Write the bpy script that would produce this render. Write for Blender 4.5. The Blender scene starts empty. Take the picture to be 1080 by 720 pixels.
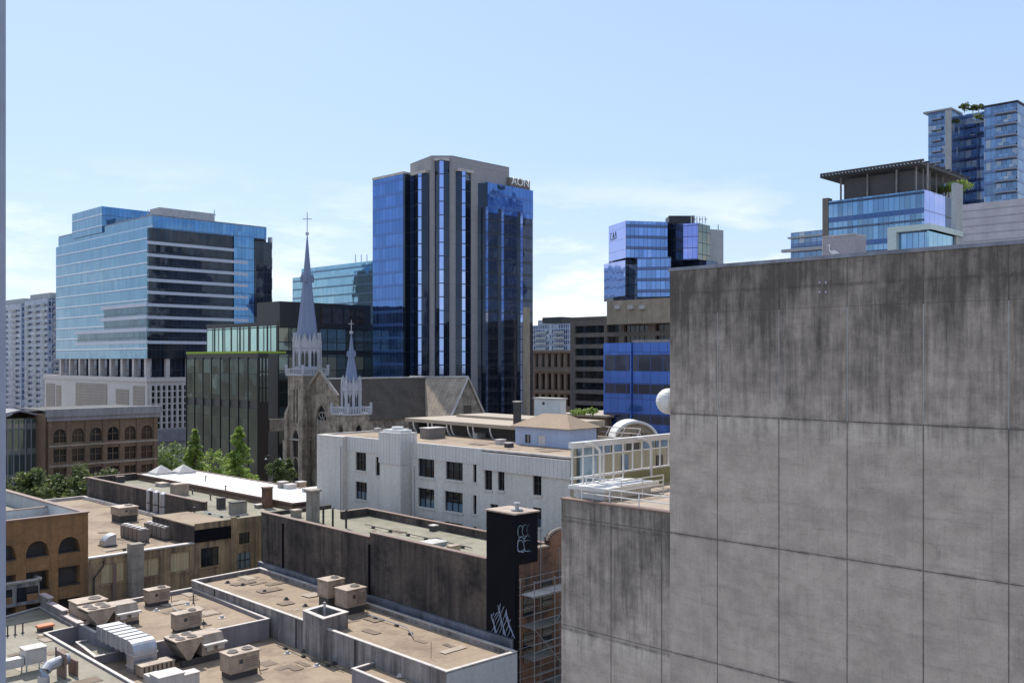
import bpy, math, random
from mathutils import Vector
random.seed(7)
C = bpy.context.scene.collection
# ------------------------------------------------------------------ camera, sky, sun, exposure
F, CX, HY, HC = 1010.0, 540.0, 380.0, 31.0      # focal length in photo pixels, principal x, horizon y, camera height
cd = bpy.data.cameras.new('camera'); cam = bpy.data.objects.new('camera', cd); C.objects.link(cam)
cam.location = (0, 0, HC); cam.rotation_euler = (math.radians(90), 0, 0)
cd.sensor_width = 36; cd.lens = 36 * F / 1080; cd.shift_y = 20 / 1080
cd.clip_start = 0.1; cd.clip_end = 8000
bpy.context.scene.camera = cam
SUN_EL, SUN_AZ = math.radians(50), math.radians(-27)      # azimuth clockwise from +Y
w = bpy.data.worlds.new("World"); bpy.context.scene.world = w; w.use_nodes = True
nt = w.node_tree; bg = nt.nodes['Background']
sky = nt.nodes.new('ShaderNodeTexSky'); sky.sky_type = 'NISHITA'; sky.sun_disc = False
sky.sun_elevation = SUN_EL; sky.sun_rotation = SUN_AZ; sky.air_density = 1.0; sky.dust_density = 1.0; sky.ozone_density = 2.2; sky.altitude = 50
def _clouds():
    N = nt.nodes.new; K = nt.links.new
    tc = N('ShaderNodeTexCoord'); sp = N('ShaderNodeSeparateXYZ'); K(tc.outputs['Generated'], sp.inputs[0])
    mp = N('ShaderNodeMapping'); mp.inputs['Scale'].default_value = (2.2, 2.2, 9.0); mp.inputs['Location'].default_value = (3.1, 0.4, 0.2)
    K(tc.outputs['Generated'], mp.inputs[0])
    n = N('ShaderNodeTexNoise'); n.inputs['Scale'].default_value = 2.6; n.inputs['Detail'].default_value = 8; n.inputs['Roughness'].default_value = .62
    K(mp.outputs[0], n.inputs['Vector'])
    r = N('ShaderNodeMapRange'); r.inputs[1].default_value = .46; r.inputs[2].default_value = .66; K(n.outputs[0], r.inputs[0])
    e = N('ShaderNodeMapRange'); e.inputs[1].default_value = .20; e.inputs[2].default_value = .09; K(sp.outputs['Z'], e.inputs[0])
    m = N('ShaderNodeMath'); m.operation = 'MULTIPLY'; K(r.outputs[0], m.inputs[0]); K(e.outputs[0], m.inputs[1])
    m2 = N('ShaderNodeMath'); m2.operation = 'MULTIPLY'; m2.inputs[1].default_value = .9; K(m.outputs[0], m2.inputs[0])
    # thin summer haze: an elevation gradient blended with the sky model
    cr = N('ShaderNodeValToRGB'); K(sp.outputs['Z'], cr.inputs[0]); els = cr.color_ramp.elements
    for pos, c in ((0., (.72, .86, .98)), (.09, (.63, .795, .98)), (.18, (.56, .74, .99)), (.34, (.52, .705, 1.0)), (.62, (.52, .66, .90)), (1., (.70, .76, .86))):
        e_ = els[0] if pos == 0 else (els[len(els) - 1] if pos == 1. else els.new(pos)); e_.position = pos; e_.color = c + (1,)
    sc = N('ShaderNodeMix'); sc.data_type = 'RGBA'; sc.blend_type = 'MULTIPLY'; sc.inputs[0].default_value = 1; K(cr.outputs[0], sc.inputs[6]); sc.inputs[7].default_value = (4.45, 4.5, 4.75, 1)
    hz = N('ShaderNodeMix'); hz.data_type = 'RGBA'; hz.inputs[0].default_value = .80; K(sky.outputs[0], hz.inputs[6]); K(sc.outputs[2], hz.inputs[7])
    mx = N('ShaderNodeMix'); mx.data_type = 'RGBA'; K(m2.outputs[0], mx.inputs[0]); K(hz.outputs[2], mx.inputs[6])
    mx.inputs[7].default_value = (5.6, 5.75, 5.9, 1)
    K(mx.outputs[2], bg.inputs['Color'])
_clouds()
bg.inputs['Strength'].default_value = 0.15
sd = bpy.data.lights.new('sun', 'SUN'); sd.energy = 4.0; sd.angle = math.radians(.53); sd.color = (1, .955, .89)
sun = bpy.data.objects.new('sun', sd); C.objects.link(sun); sun.location = (0, 0, 200)
ts = Vector((math.cos(SUN_EL) * math.sin(SUN_AZ), math.cos(SUN_EL) * math.cos(SUN_AZ), math.sin(SUN_EL)))
sun.rotation_euler = ts.to_track_quat('Z', 'Y').to_euler()
vs = bpy.context.scene.view_settings
vs.view_transform = 'Standard'; vs.look = 'None'; vs.gamma = 1; vs.exposure = 0.48; vs.use_curve_mapping = False

# ------------------------------------------------------------------ geometry helpers
ga = math.atan2(.714, .700)
R = Vector((math.cos(ga), math.sin(ga))); L = Vector((-math.sin(ga), math.cos(ga)))   # street grid: R runs away to the right, L away to the left
def P(px, dep): return Vector(((px - CX) / F * dep, dep))
def Z(py, dep): return HC - (py - HY) / F * dep
def G(px, py, drop):
    dep = drop * F / (py - HY); return P(px, dep)
class Wall:
    def __init__(s, p0, t): s.p = Vector(p0); s.t = Vector(t).normalized(); s.n = Vector((s.t.y, -s.t.x))
    def s(s_, px):
        k = (px - CX) / F; return (k * s_.p.y - s_.p.x) / (s_.t.x - k * s_.t.y)
    def dep(s, a): return (s.p + s.t * a).y
    def z(s, px, py): return Z(py, s.dep(s.s(px)))
    def at(s, a, off=0): return s.p + s.t * a + s.n * off
ORG = {}
class MB:
    def __init__(s): s.v = []; s.f = []; s.uv = []; s.m = []; s.sm = []
    def face(s, pts, uv=None, m=0, smooth=False):
        b = len(s.v); s.v += [tuple(p) for p in pts]; s.f.append(list(range(b, b + len(pts))))
        if uv is None:
            a, c, d = Vector(pts[0]), Vector(pts[1]), Vector(pts[-1]); n = (c - a).cross(d - a)
            if n.length > 0: n.normalize()
            if abs(n.z) > .7: uv = [(p[0] * R.x + p[1] * R.y, p[0] * L.x + p[1] * L.y) for p in pts]
            else:
                t = Vector((-n.y, n.x)); t = t.normalized() if t.length > 0 else Vector((1, 0))
                uv = [(p[0] * t.x + p[1] * t.y, p[2]) for p in pts]
        s.uv.append(uv); s.m.append(m); s.sm.append(smooth)
    def wq(s, w, s0, s1, z0, z1, off=0, m=0):
        a = w.at(s0, off); b = w.at(s1, off)
        s.face([(a.x, a.y, z0), (b.x, b.y, z0), (b.x, b.y, z1), (a.x, a.y, z1)], [(s0, z0), (s1, z0), (s1, z1), (s0, z1)], m)
    def hull(s, A, B, m=0):      # bottom ring A, top ring B, counterclockwise seen from above
        n = len(A); acc = 0
        for i in range(n):
            j = (i + 1) % n; l = math.hypot(A[j][0] - A[i][0], A[j][1] - A[i][1])
            s.face([A[i], A[j], B[j], B[i]], [(acc, A[i][2]), (acc + l, A[j][2]), (acc + l, B[j][2]), (acc, B[i][2])], m); acc += l
        s.face(list(B), None, m); s.face(list(reversed(A)), None, m)
    def wbox(s, w, s0, s1, z0, z1, o0, o1, m=0):
        a, b, c, d = w.at(s0, o1), w.at(s1, o1), w.at(s1, o0), w.at(s0, o0)
        s.face([(a.x, a.y, z0), (b.x, b.y, z0), (b.x, b.y, z1), (a.x, a.y, z1)], [(s0, z0), (s1, z0), (s1, z1), (s0, z1)], m)
        for p, q in ((b, c), (c, d), (d, a)): s.face([(p.x, p.y, z0), (q.x, q.y, z0), (q.x, q.y, z1), (p.x, p.y, z1)], None, m)
        s.face([(p.x, p.y, z1) for p in (a, b, c, d)], None, m); s.face([(p.x, p.y, z0) for p in (d, c, b, a)], None, m)
    def box(s, x0, x1, y0, y1, z0, z1, m=0):
        s.hull([(x0, y0, z0), (x1, y0, z0), (x1, y1, z0), (x0, y1, z0)], [(x0, y0, z1), (x1, y0, z1), (x1, y1, z1), (x0, y1, z1)], m)
    def prism(s, poly, z0, z1, m=0):
        poly = ccw(poly); s.hull([(p[0], p[1], z0) for p in poly], [(p[0], p[1], z1) for p in poly], m)
    def gbox(s, o, u0, u1, v0, v1, z0, z1, m=0):
        s.prism([o + R * u0 + L * v0, o + R * u1 + L * v0, o + R * u1 + L * v1, o + R * u0 + L * v1], z0, z1, m)
    def ring(s, poly, th, z0, z1, m=0):
        poly = ccw(poly); ins = inset(poly, th); n = len(poly)
        for i in range(n):
            j = (i + 1) % n
            a, b, c, d = poly[i], poly[j], ins[j], ins[i]
            s.face([(a[0], a[1], z0), (b[0], b[1], z0), (b[0], b[1], z1), (a[0], a[1], z1)], None, m)
            s.face([(c[0], c[1], z0), (d[0], d[1], z0), (d[0], d[1], z1), (c[0], c[1], z1)], None, m)
            s.face([(a[0], a[1], z1), (b[0], b[1], z1), (c[0], c[1], z1), (d[0], d[1], z1)], None, m)
    def cyl(s, c, r, z0, z1, n=16, m=0, r1=None, smooth=True):
        r1 = r if r1 is None else r1
        A = [(c[0] + r * math.cos(2 * math.pi * i / n), c[1] + r * math.sin(2 * math.pi * i / n), z0) for i in range(n)]
        B = [(c[0] + r1 * math.cos(2 * math.pi * i / n), c[1] + r1 * math.sin(2 * math.pi * i / n), z1) for i in range(n)]
        for i in range(n):
            j = (i + 1) % n; s.face([A[i], A[j], B[j], B[i]], None, m, smooth)
        if r1 > 1e-4: s.face(B, None, m)
        if r > 1e-4: s.face(A[::-1], None, m)
    def tube(s, pts, r, n=6, m=0):
        pts = [Vector(p) for p in pts]; rings = []
        for i, p in enumerate(pts):
            d = (pts[min(i + 1, len(pts) - 1)] - pts[max(i - 1, 0)])
            d = d.normalized() if d.length > 0 else Vector((0, 0, 1))
            up = Vector((0, 0, 1)) if abs(d.z) < .95 else Vector((1, 0, 0))
            a = d.cross(up).normalized(); b = a.cross(d)
            rr = r[i] if isinstance(r, (list, tuple)) else r
            rings.append([p + (a * math.cos(2 * math.pi * k / n) + b * math.sin(2 * math.pi * k / n)) * rr for k in range(n)])
        for A, B in zip(rings, rings[1:]):
            for k in range(n):
                l = (k + 1) % n; s.face([A[k], A[l], B[l], B[k]], None, m, n > 5)
        s.face(rings[0][::-1], None, m); s.face(rings[-1], None, m)
    def holed(s, w, s0, s1, z0, z1, holes, depth=.25, off=0, m=0, mr=None):
        mr = m if mr is None else mr
        ss = sorted(set([s0, s1] + [min(max(h[i], s0), s1) for h in holes for i in (0, 1)])); zs = sorted(set([z0, z1] + [min(max(h[i], z0), z1) for h in holes for i in (2, 3)]))
        for a, b in zip(ss, ss[1:]):
            for c, d in zip(zs, zs[1:]):
                x, y = (a + b) / 2, (c + d) / 2
                if not any(h[0] < x < h[1] and h[2] < y < h[3] for h in holes): s.wq(w, a, b, c, d, off, m)
        for h in holes:
            a, b = w.at(h[0], off), w.at(h[1], off); c, d = w.at(h[0], off - depth), w.at(h[1], off - depth); p, q = h[2], h[3]
            s.face([(a.x, a.y, p), (c.x, c.y, p), (c.x, c.y, q), (a.x, a.y, q)], None, mr)
            s.face([(d.x, d.y, p), (b.x, b.y, p), (b.x, b.y, q), (d.x, d.y, q)], None, mr)
            s.face([(a.x, a.y, p), (b.x, b.y, p), (d.x, d.y, p), (c.x, c.y, p)], None, mr)
            s.face([(c.x, c.y, q), (d.x, d.y, q), (b.x, b.y, q), (a.x, a.y, q)], None, mr)
    def arch(s, w, s0, s1, zs, zt, off=0, depth=.25, m=0, pointed=False, n=10):
        # fills the two corners of a rectangular hole above the springing line zs so that it ends in an arch at zt
        c = (s0 + s1) / 2; r = (s1 - s0) / 2; h = zt - zs; pts = []
        for i in range(n + 1):
            x = -1 + 2 * i / n
            if pointed:
                y = math.sqrt(max(0, 4 - (1 + abs(x)) ** 2)) / math.sqrt(3)
            else: y = math.sqrt(max(0, 1 - x * x))
            pts.append((c + x * r, zs + y * h))
        for (xa, ya), (xb, yb) in zip(pts, pts[1:]):
            A, B = w.at(xa, off), w.at(xb, off); D, E = w.at(xa, off - depth), w.at(xb, off - depth)
            s.face([(A.x, A.y, ya), (B.x, B.y, yb), (B.x, B.y, zt + .001), (A.x, A.y, zt + .001)], [(xa, ya), (xb, yb), (xb, zt), (xa, zt)], m)
            s.face([(D.x, D.y, ya), (E.x, E.y, yb), (B.x, B.y, yb), (A.x, A.y, ya)], None, m)
    def build(s, name, mats, parent=None, **tags):
        if not isinstance(mats, (list, tuple)): mats = [mats]
        o3 = ORG.get(parent.name, Vector((0, 0, 0))) if parent else Vector((0, 0, 0))
        if parent is None and tags.get('label'):
            xs = [v[0] for v in s.v]; ys = [v[1] for v in s.v]; zs = [v[2] for v in s.v]
            o3 = Vector(((min(xs) + max(xs)) / 2, (min(ys) + max(ys)) / 2, min(zs)))
        me = bpy.data.meshes.new(name)
        me.from_pydata([(v[0] - o3.x, v[1] - o3.y, v[2] - o3.z) for v in s.v], [], s.f)
        ul = me.uv_layers.new(name='UVMap'); k = 0
        flat = [c for f in s.uv for p in f for c in p]; ul.data.foreach_set('uv', flat)
        me.polygons.foreach_set('material_index', s.m); me.polygons.foreach_set('use_smooth', s.sm)
        for q in mats: me.materials.append(M[q] if isinstance(q, str) else q)
        me.update()
        o = bpy.data.objects.new(name, me); C.objects.link(o)
        if parent: o.parent = parent; ORG[o.name] = o3
        else: o.location = o3; ORG[o.name] = o3
        for a, b in tags.items():
            if b: o[a] = b
        return o
def ccw(poly):
    a = sum(poly[i][0] * poly[(i + 1) % len(poly)][1] - poly[(i + 1) % len(poly)][0] * poly[i][1] for i in range(len(poly)))
    return list(poly) if a > 0 else list(reversed(poly))
def inset(poly, d):
    out = []; n = len(poly)
    for i in range(n):
        p, q, r = Vector(poly[i - 1][:2]), Vector(poly[i][:2]), Vector(poly[(i + 1) % n][:2])
        a = (q - p).normalized(); b = (r - q).normalized()
        na = Vector((-a.y, a.x)); nb = Vector((-b.y, b.x)); m = (na + nb); m = m / max(.3, m.dot(na))
        out.append(q + m * d)
    return out
def thing(name, label, cat, loc=(0, 0, 0), group=None, rot=0):
    o = bpy.data.objects.new(name, None); C.objects.link(o); o.location = loc; o.rotation_euler = (0, 0, rot); o.empty_display_size = .5
    o['label'] = label; o['category'] = cat
    if group: o['group'] = group
    ORG[o.name] = Vector(loc); return o
def kids(o): return [c for c in bpy.data.objects if c.parent == o]
def dup(root, loc, rot, label, scale=None, tree={}):
    if root.name not in tree: tree[root.name] = [(c, kids(c)) for c in kids(root)]
    r = root.copy(); C.objects.link(r); r.location = loc; r.rotation_euler = (0, 0, rot); r['label'] = label
    if scale: r.scale = scale
    for ch, gs in tree[root.name]:
        c = ch.copy(); C.objects.link(c); c.parent = r
        for g in gs: d = g.copy(); C.objects.link(d); d.parent = c
    return r
def g3(px, py, drop): p = G(px, py, drop); return Vector((p.x, p.y, HC - drop))

# ------------------------------------------------------------------ materials
M = {}
class NT:
    def __init__(s, name):
        s.mat = bpy.data.materials.new(name); s.mat.use_nodes = True; s.t = s.mat.node_tree; s.b = s.t.nodes['Principled BSDF']; M[name] = s.mat
    def n(s, ty, **kw):
        x = s.t.nodes.new(ty)
        for k, v in kw.items(): setattr(x, k, v)
        return x
    def k(s, a, b): s.t.links.new(a, b)
    def math(s, op, a, b=None, c=None):
        x = s.n('ShaderNodeMath', operation=op)
        for i, q in enumerate((a, b, c)):
            if q is None: continue
            if isinstance(q, (int, float)): x.inputs[i].default_value = q
            else: s.k(q, x.inputs[i])
        return x.outputs[0]
    def mix(s, f, a, b, blend='MIX'):
        x = s.n('ShaderNodeMix', data_type='RGBA', blend_type=blend)
        for i, q in ((0, f), (6, a), (7, b)):
            if isinstance(q, (int, float)): x.inputs[i].default_value = q
            elif isinstance(q, tuple): x.inputs[i].default_value = (q + (1,))[:4]
            else: s.k(q, x.inputs[i])
        return x.outputs[2]
    def noise(s, vec, scale, detail=6, rough=.6, mapping=None):
        if mapping:
            mp = s.n('ShaderNodeMapping'); mp.inputs['Scale'].default_value = mapping; s.k(vec, mp.inputs[0]); vec = mp.outputs[0]
        x = s.n('ShaderNodeTexNoise'); x.inputs['Scale'].default_value = scale; x.inputs['Detail'].default_value = detail; x.inputs['Roughness'].default_value = rough
        s.k(vec, x.inputs['Vector']); return x.outputs[0]
    def ramp(s, v, a, b, lo=0., hi=1.):
        x = s.n('ShaderNodeMapRange'); x.clamp = True
        for i, q in enumerate((a, b, lo, hi)): x.inputs[i + 1].default_value = q
        s.k(v, x.inputs[0]); return x.outputs[0]
    def out(s, col, rough=.8, metal=0, bump=None, bs=.2, bd=.02, spec=None):
        if isinstance(col, tuple): s.b.inputs['Base Color'].default_value = (col + (1,))[:4]
        else: s.k(col, s.b.inputs['Base Color'])
        for nme, q in (('Roughness', rough), ('Metallic', metal)):
            if isinstance(q, (int, float)): s.b.inputs[nme].default_value = q
            else: s.k(q, s.b.inputs[nme])
        if spec is not None: s.b.inputs['Specular IOR Level'].default_value = spec
        if bump is not None:
            x = s.n('ShaderNodeBump'); x.inputs['Strength'].default_value = bs; x.inputs['Distance'].default_value = bd
            s.k(bump, x.inputs['Height']); s.k(x.outputs[0], s.b.inputs['Normal'])
def surf(name, col, col2=None, scale=.6, streak=0., scol=(.03, .028, .025), stain=0., rough=.85, metal=0, bs=.15, spec=None, seam=None, brick=None):
    """weathered surface: two tones, vertical run-off streaks in uv space, blotchy stains, optional panel seams or brick courses"""
    t = NT(name); tc = t.n('ShaderNodeTexCoord'); uv = tc.outputs['UV']
    col2 = col2 or tuple(c * .7 for c in col)
    n1 = t.noise(uv, scale, 8, .65); c = t.mix(t.ramp(n1, .35, .68), col, col2)
    fine = t.noise(uv, scale * 14, 4, .6)
    c = t.mix(t.ramp(fine, .3, .75, 0, .42), c, tuple(x * .45 for x in col))
    if brick:
        bt = t.n('ShaderNodeTexBrick'); bt.inputs['Scale'].default_value = 1; bt.inputs['Brick Width'].default_value = brick[0]; bt.inputs['Row Height'].default_value = brick[1]
        bt.inputs['Mortar Size'].default_value = brick[2]; bt.inputs['Color1'].default_value = (1, 1, 1, 1); bt.inputs['Color2'].default_value = (.62, .62, .62, 1); bt.inputs['Mortar'].default_value = (.4, .4, .4, 1)
        t.k(uv, bt.inputs['Vector']); c = t.mix(.5, c, bt.outputs['Color'], 'MULTIPLY')
    if seam:
        sx = t.n('ShaderNodeSeparateXYZ'); t.k(uv, sx.inputs[0])
        for ax, sp, wd in seam:
            f = t.math('FRACT', t.math('DIVIDE', sx.outputs[ax], sp)); g = t.math('LESS_THAN', f, wd / sp)
            c = t.mix(t.math('MULTIPLY', g, .55), c, tuple(x * .35 for x in col))
    if streak:
        s1 = t.noise(uv, 1., 7, .7, (1.7, .10, 1)); s2 = t.noise(uv, .35, 3, .5)
        c = t.mix(t.math('MULTIPLY', t.ramp(t.math('ADD', s1, t.math('MULTIPLY', s2, .4)), .62, .86), streak), c, scol)
    if stain:
        s3 = t.noise(uv, scale * 2.0, 9, .72); c = t.mix(t.math('MULTIPLY', t.ramp(s3, .50, .68), stain), c, scol)
    t.out(c, rough, metal, t.math('ADD', n1, fine), bs, .03, spec); return t.mat
def flat(name, col, rough=.6, metal=0, spec=None):
    t = NT(name); tc = t.n('ShaderNodeTexCoord'); n = t.noise(tc.outputs['Object'], 1.3, 5, .6)
    t.out(t.mix(t.ramp(n, .3, .75), col, tuple(c * .78 for c in col)), rough, metal, n, .04, .01, spec); return t.mat
def curtain(name, tint, cw, ch, mull=(.05, .06, .07), fw=.07, fh=.10, span=None, spcol=(.1, .15, .22), vary=.35, metal=.85, rough=.05, wob=.012, blinds=0., bcol=(.45, .5, .55), z0=0.):
    """glazed curtain wall in uv metres: panes, mullions, optional spandrel strip per floor, panes slightly out of plane"""
    t = NT(name); tc = t.n('ShaderNodeTexCoord'); sx = t.n('ShaderNodeSeparateXYZ'); t.k(tc.outputs['UV'], sx.inputs[0])
    u = t.math('DIVIDE', sx.outputs[0], cw); v = t.math('DIVIDE', t.math('SUBTRACT', sx.outputs[1], z0), ch)
    fu, fv = t.math('FRACT', u), t.math('FRACT', v)
    m = t.math('MAXIMUM', t.math('LESS_THAN', fu, fw / cw), t.math('LESS_THAN', fv, fh / ch))
    cb = t.n('ShaderNodeCombineXYZ'); t.k(t.math('FLOOR', u), cb.inputs[0]); t.k(t.math('FLOOR', v), cb.inputs[1])
    wn = t.n('ShaderNodeTexWhiteNoise', noise_dimensions='2D'); t.k(cb.outputs[0], wn.inputs['Vector'])
    c = t.mix(t.math('MULTIPLY', wn.outputs['Value'], vary), tint, tuple(x * .35 for x in tint))
    met = metal
    if blinds:
        bl = t.math('MULTIPLY', t.math('GREATER_THAN', t.math('FRACT', t.math('MULTIPLY', wn.outputs['Value'], 7.31)), 1 - blinds), .7)
        c = t.mix(bl, c, bcol); met = t.math('SUBTRACT', metal, t.math('MULTIPLY', bl, metal * .8))
    ms = m
    if span:
        sp = t.math('LESS_THAN', fv, span); c = t.mix(sp, c, spcol); 
        met = t.math('MULTIPLY', met, t.math('SUBTRACT', 1., t.math('MULTIPLY', sp, .45)))
    c = t.mix(m, c, mull)
    rg = t.math('ADD', rough, t.math('MULTIPLY', ms, .4))
    t.out(c, rg, t.math('MULTIPLY', met, t.math('SUBTRACT', 1., m)))
    # pane tilt
    ge = t.n('ShaderNodeNewGeometry'); vm = t.n('ShaderNodeVectorMath', operation='SUBTRACT'); t.k(wn.outputs['Color'], vm.inputs[0]); vm.inputs[1].default_value = (.5, .5, .5)
    nz = t.n('ShaderNodeTexNoise'); nz.inputs['Scale'].default_value = .22; t.k(tc.outputs['UV'], nz.inputs['Vector'])
    vn = t.n('ShaderNodeVectorMath', operation='SUBTRACT'); t.k(nz.outputs['Color'], vn.inputs[0]); vn.inputs[1].default_value = (.5, .5, .5)
    a = t.n('ShaderNodeVectorMath', operation='SCALE'); t.k(vm.outputs[0], a.inputs[0]); a.inputs['Scale'].default_value = wob
    b = t.n('ShaderNodeVectorMath', operation='SCALE'); t.k(vn.outputs[0], b.inputs[0]); b.inputs['Scale'].default_value = wob * 4
    s1 = t.n('ShaderNodeVectorMath', operation='ADD'); t.k(a.outputs[0], s1.inputs[0]); t.k(b.outputs[0], s1.inputs[1])
    s2 = t.n('ShaderNodeVectorMath', operation='ADD'); t.k(ge.outputs['Normal'], s2.inputs[0]); t.k(s1.outputs[0], s2.inputs[1])
    s3 = t.n('ShaderNodeVectorMath', operation='NORMALIZE'); t.k(s2.outputs[0], s3.inputs[0]); t.k(s3.outputs[0], t.b.inputs['Normal'])
    return t.mat
def leafmat(name, c1, c2):
    t = NT(name); tc = t.n('ShaderNodeTexCoord'); n = t.noise(tc.outputs['Object'], .9, 4, .6)
    c = t.mix(t.ramp(n, .35, .65), c1, c2); t.out(c, .55)
    tr = t.n('ShaderNodeBsdfTranslucent'); t.k(t.mix(.5, c, (.5, .6, .1), 'MIX') if False else c, tr.inputs['Color'])
    mx = t.n('ShaderNodeMixShader'); mx.inputs[0].default_value = .45; t.k(t.b.outputs[0], mx.inputs[1]); t.k(tr.outputs[0], mx.inputs[2])
    t.k(mx.outputs[0], t.t.nodes['Material Output'].inputs['Surface']); return t.mat

surf('bounce_ground', (.34, .30, .255), (.25, .22, .19), .05, rough=.9)  # paler than real asphalt, so the ground bounces sun onto shaded walls
surf('sidewalk', (.28, .27, .26), (.2, .2, .19), .3, rough=.9, seam=[(0, 1.5, .03), (1, 1.5, .03)])
surf('roof_tan', (.365, .28, .195), (.27, .20, .14), .14, stain=.75, scol=(.15, .105, .075), rough=.95, seam=[(1, 3.2, .05)], bs=.3)
surf('roof_grey_tan', (.33, .30, .235), (.25, .225, .175), .14, stain=.7, scol=(.14, .12, .09), rough=.95, seam=[(0, 3.2, .05)], bs=.3)
surf('roof_green_tan', (.31, .29, .215), (.22, .205, .15), .14, stain=.7, scol=(.12, .115, .08), rough=.95, bs=.3)
surf('roof_white', (.80, .80, .79), (.7, .7, .69), .2, stain=.12, scol=(.5, .48, .45), rough=.6)
surf('roof_dark', (.10, .10, .10), (.07, .07, .07), .2, stain=.4, rough=.9)
surf('coping_white', (.62, .575, .53), (.46, .41, .375), .8, stain=.5, scol=(.2, .16, .14), rough=.6)
surf('coping_rust', (.23, .15, .12), (.17, .11, .09), .8, rough=.7)
surf('render_grey', (.38, .35, .33), (.25, .23, .22), .4, streak=.9, scol=(.08, .07, .068), stain=.3, rough=.9)
surf('render_pale', (.44, .46, .47), (.38, .40, .41), .3, streak=.25, scol=(.2, .2, .2), rough=.85)
surf('render_purple', (.31, .29, .31), (.24, .225, .245), .4, streak=.6, scol=(.13, .12, .14), rough=.85)
surf('flashing', (.30, .32, .38), (.18, .19, .23), .5, streak=.4, rough=.45, metal=.4)
surf('party_wall', (.165, .13, .105), (.075, .06, .05), .2, streak=.8, scol=(.014, .012, .012), stain=.92, rough=.95, brick=(.42, .14, .02))
surf('black_paint', (.008, .008, .011), (.005, .005, .008), .5, rough=.9, spec=.15)
surf('ochre_brick', (.37, .20, .085), (.27, .145, .06), .2, streak=.5, scol=(.08, .05, .03), stain=.4, rough=.9, brick=(.4, .13, .015))
surf('ochre_render', (.44, .31, .175), (.29, .205, .12), .3, streak=.85, scol=(.07, .055, .04), stain=.35, rough=.9)
surf('brown_brick', (.29, .15, .085), (.085, .052, .038), .4, streak=.8, scol=(.03, .022, .02), stain=.6, rough=.95, brick=(.4, .13, .02))
surf('board_yellow', (.66, .54, .31), (.54, .44, .26), .4, streak=.3, scol=(.2, .16, .1), rough=.7, seam=[(0, .3, .05)])
surf('cream_wall', (.74, .69, .62), (.66, .61, .55), .25, streak=.22, scol=(.17, .155, .14), rough=.88)
surf('cream_siding', (.72, .69, .65), (.63, .60, .57), .4, streak=.22, scol=(.2, .18, .17), rough=.6, seam=[(0, .45, .05)])
surf('stone', (.47, .395, .31), (.29, .24, .185), .35, streak=.55, scol=(.06, .05, .04), stain=.6, rough=.95, brick=(1.1, .5, .03))
surf('stone_trim', (.42, .38, .33), (.3, .27, .24), .5, streak=.3, rough=.9)
surf('spire_metal', (.23, .28, .42), (.18, .22, .35), .5, streak=.35, scol=(.12, .14, .19), rough=.6, metal=.1, seam=[(0, .6, .04)])
surf('white_wood', (.50, .51, .55), (.40, .41, .45), .8, streak=.3, scol=(.25, .24, .25), rough=.7)
surf('slate', (.12, .097, .078), (.055, .046, .038), .3, streak=.25, scol=(.16, .13, .10), stain=.5, rough=.95, brick=(.6, .35, .03))
surf('shingle_brown', (.66, .53, .40), (.44, .35, .26), .25, streak=.6, scol=(.12, .1, .08), rough=.95, brick=(.6, .35, .03))
surf('concrete_rib', (.36, .345, .355), (.31, .295, .305), .12, rough=.8, seam=[(1, 3.7, .08)])
surf('brown_concrete', (.235, .20, .175), (.19, .165, .145), .2, streak=.3, rough=.85)
surf('tan_concrete', (.42, .35, .26), (.34, .28, .21), .2, streak=.3, rough=.85)
surf('sandstone', (.36, .29, .23), (.28, .225, .18), .2, streak=.4, scol=(.1, .08, .06), rough=.85)
surf('podium_stone', (.62, .57, .54), (.55, .51, .48), .12, rough=.7, seam=[(0, 1.6, .04), (1, 1.6, .04)])
surf('podium_grille', (.40, .34, .29), (.33, .28, .24), .3, rough=.7, seam=[(0, 1.1, .22), (1, 1.1, .22)])
surf('corrugated_grey', (.52, .50, .53), (.47, .45, .48), .2, streak=.15, rough=.5, seam=[(1, .28, .05)])
surf('brown_old_brick', (.26, .165, .105), (.18, .115, .075), .2, streak=.4, scol=(.05, .04, .03), rough=.9, brick=(.6, .25, .03))
surf('cornice_grey', (.30, .29, .31), (.24, .23, .25), .3, streak=.3, rough=.8)
surf('hvac_tan', (.48, .375, .285), (.36, .275, .21), .9, streak=.75, scol=(.16, .11, .08), stain=.35, rough=.6)
surf('hvac_white', (.62, .59, .55), (.5, .47, .44), .6, streak=.6, scol=(.3, .27, .25), rough=.5)
surf('hvac_dark', (.10, .09, .085), (.05, .045, .045), .9, rough=.8, seam=[(1, .12, .05)])
surf('galvanised', (.52, .53, .56), (.38, .39, .42), .7, streak=.35, scol=(.2, .19, .2), rough=.38, metal=.55)
surf('pale_blue_wall', (.42, .50, .68), (.37, .44, .60), .3, streak=.2, scol=(.2, .22, .3), rough=.8)
surf('hip_tan', (.34, .25, .17), (.29, .21, .145), .4, rough=.9)
surf('white_paint', (.78, .77, .74), (.66, .65, .62), .7, streak=.2, scol=(.35, .3, .25), rough=.45)
surf('chimney_concrete', (.36, .32, .27), (.26, .23, .19), .6, streak=.5, rough=.9)
surf('window_wall_frame', (.40, .42, .52), (.33, .35, .44), .8, rough=.8)
surf('terrace_floor', (.40, .33, .26), (.34, .28, .22), .4, stain=.3, scol=(.2, .16, .12), rough=.9, seam=[(0, 1.2, .02), (1, 1.2, .02)])
surf('moss_wall', (.34, .34, .16), (.27, .26, .14), .6, streak=.5, scol=(.1, .1, .05), rough=.9)
flat('rust_orange', (.62, .20, .09), .7)
flat('steel_dark', (.04, .04, .045), .5, .3)
flat('frame_black', (.018, .018, .02), .45)
flat('frame_white', (.6, .6, .6), .5)
flat('graffiti', (.30, .36, .48), .8)
flat('graffiti_cyan', (.20, .29, .32), .8)
flat('sign_white', (.82, .82, .80), .5)
flat('sign_dark', (.02, .02, .05), .5)
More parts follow.
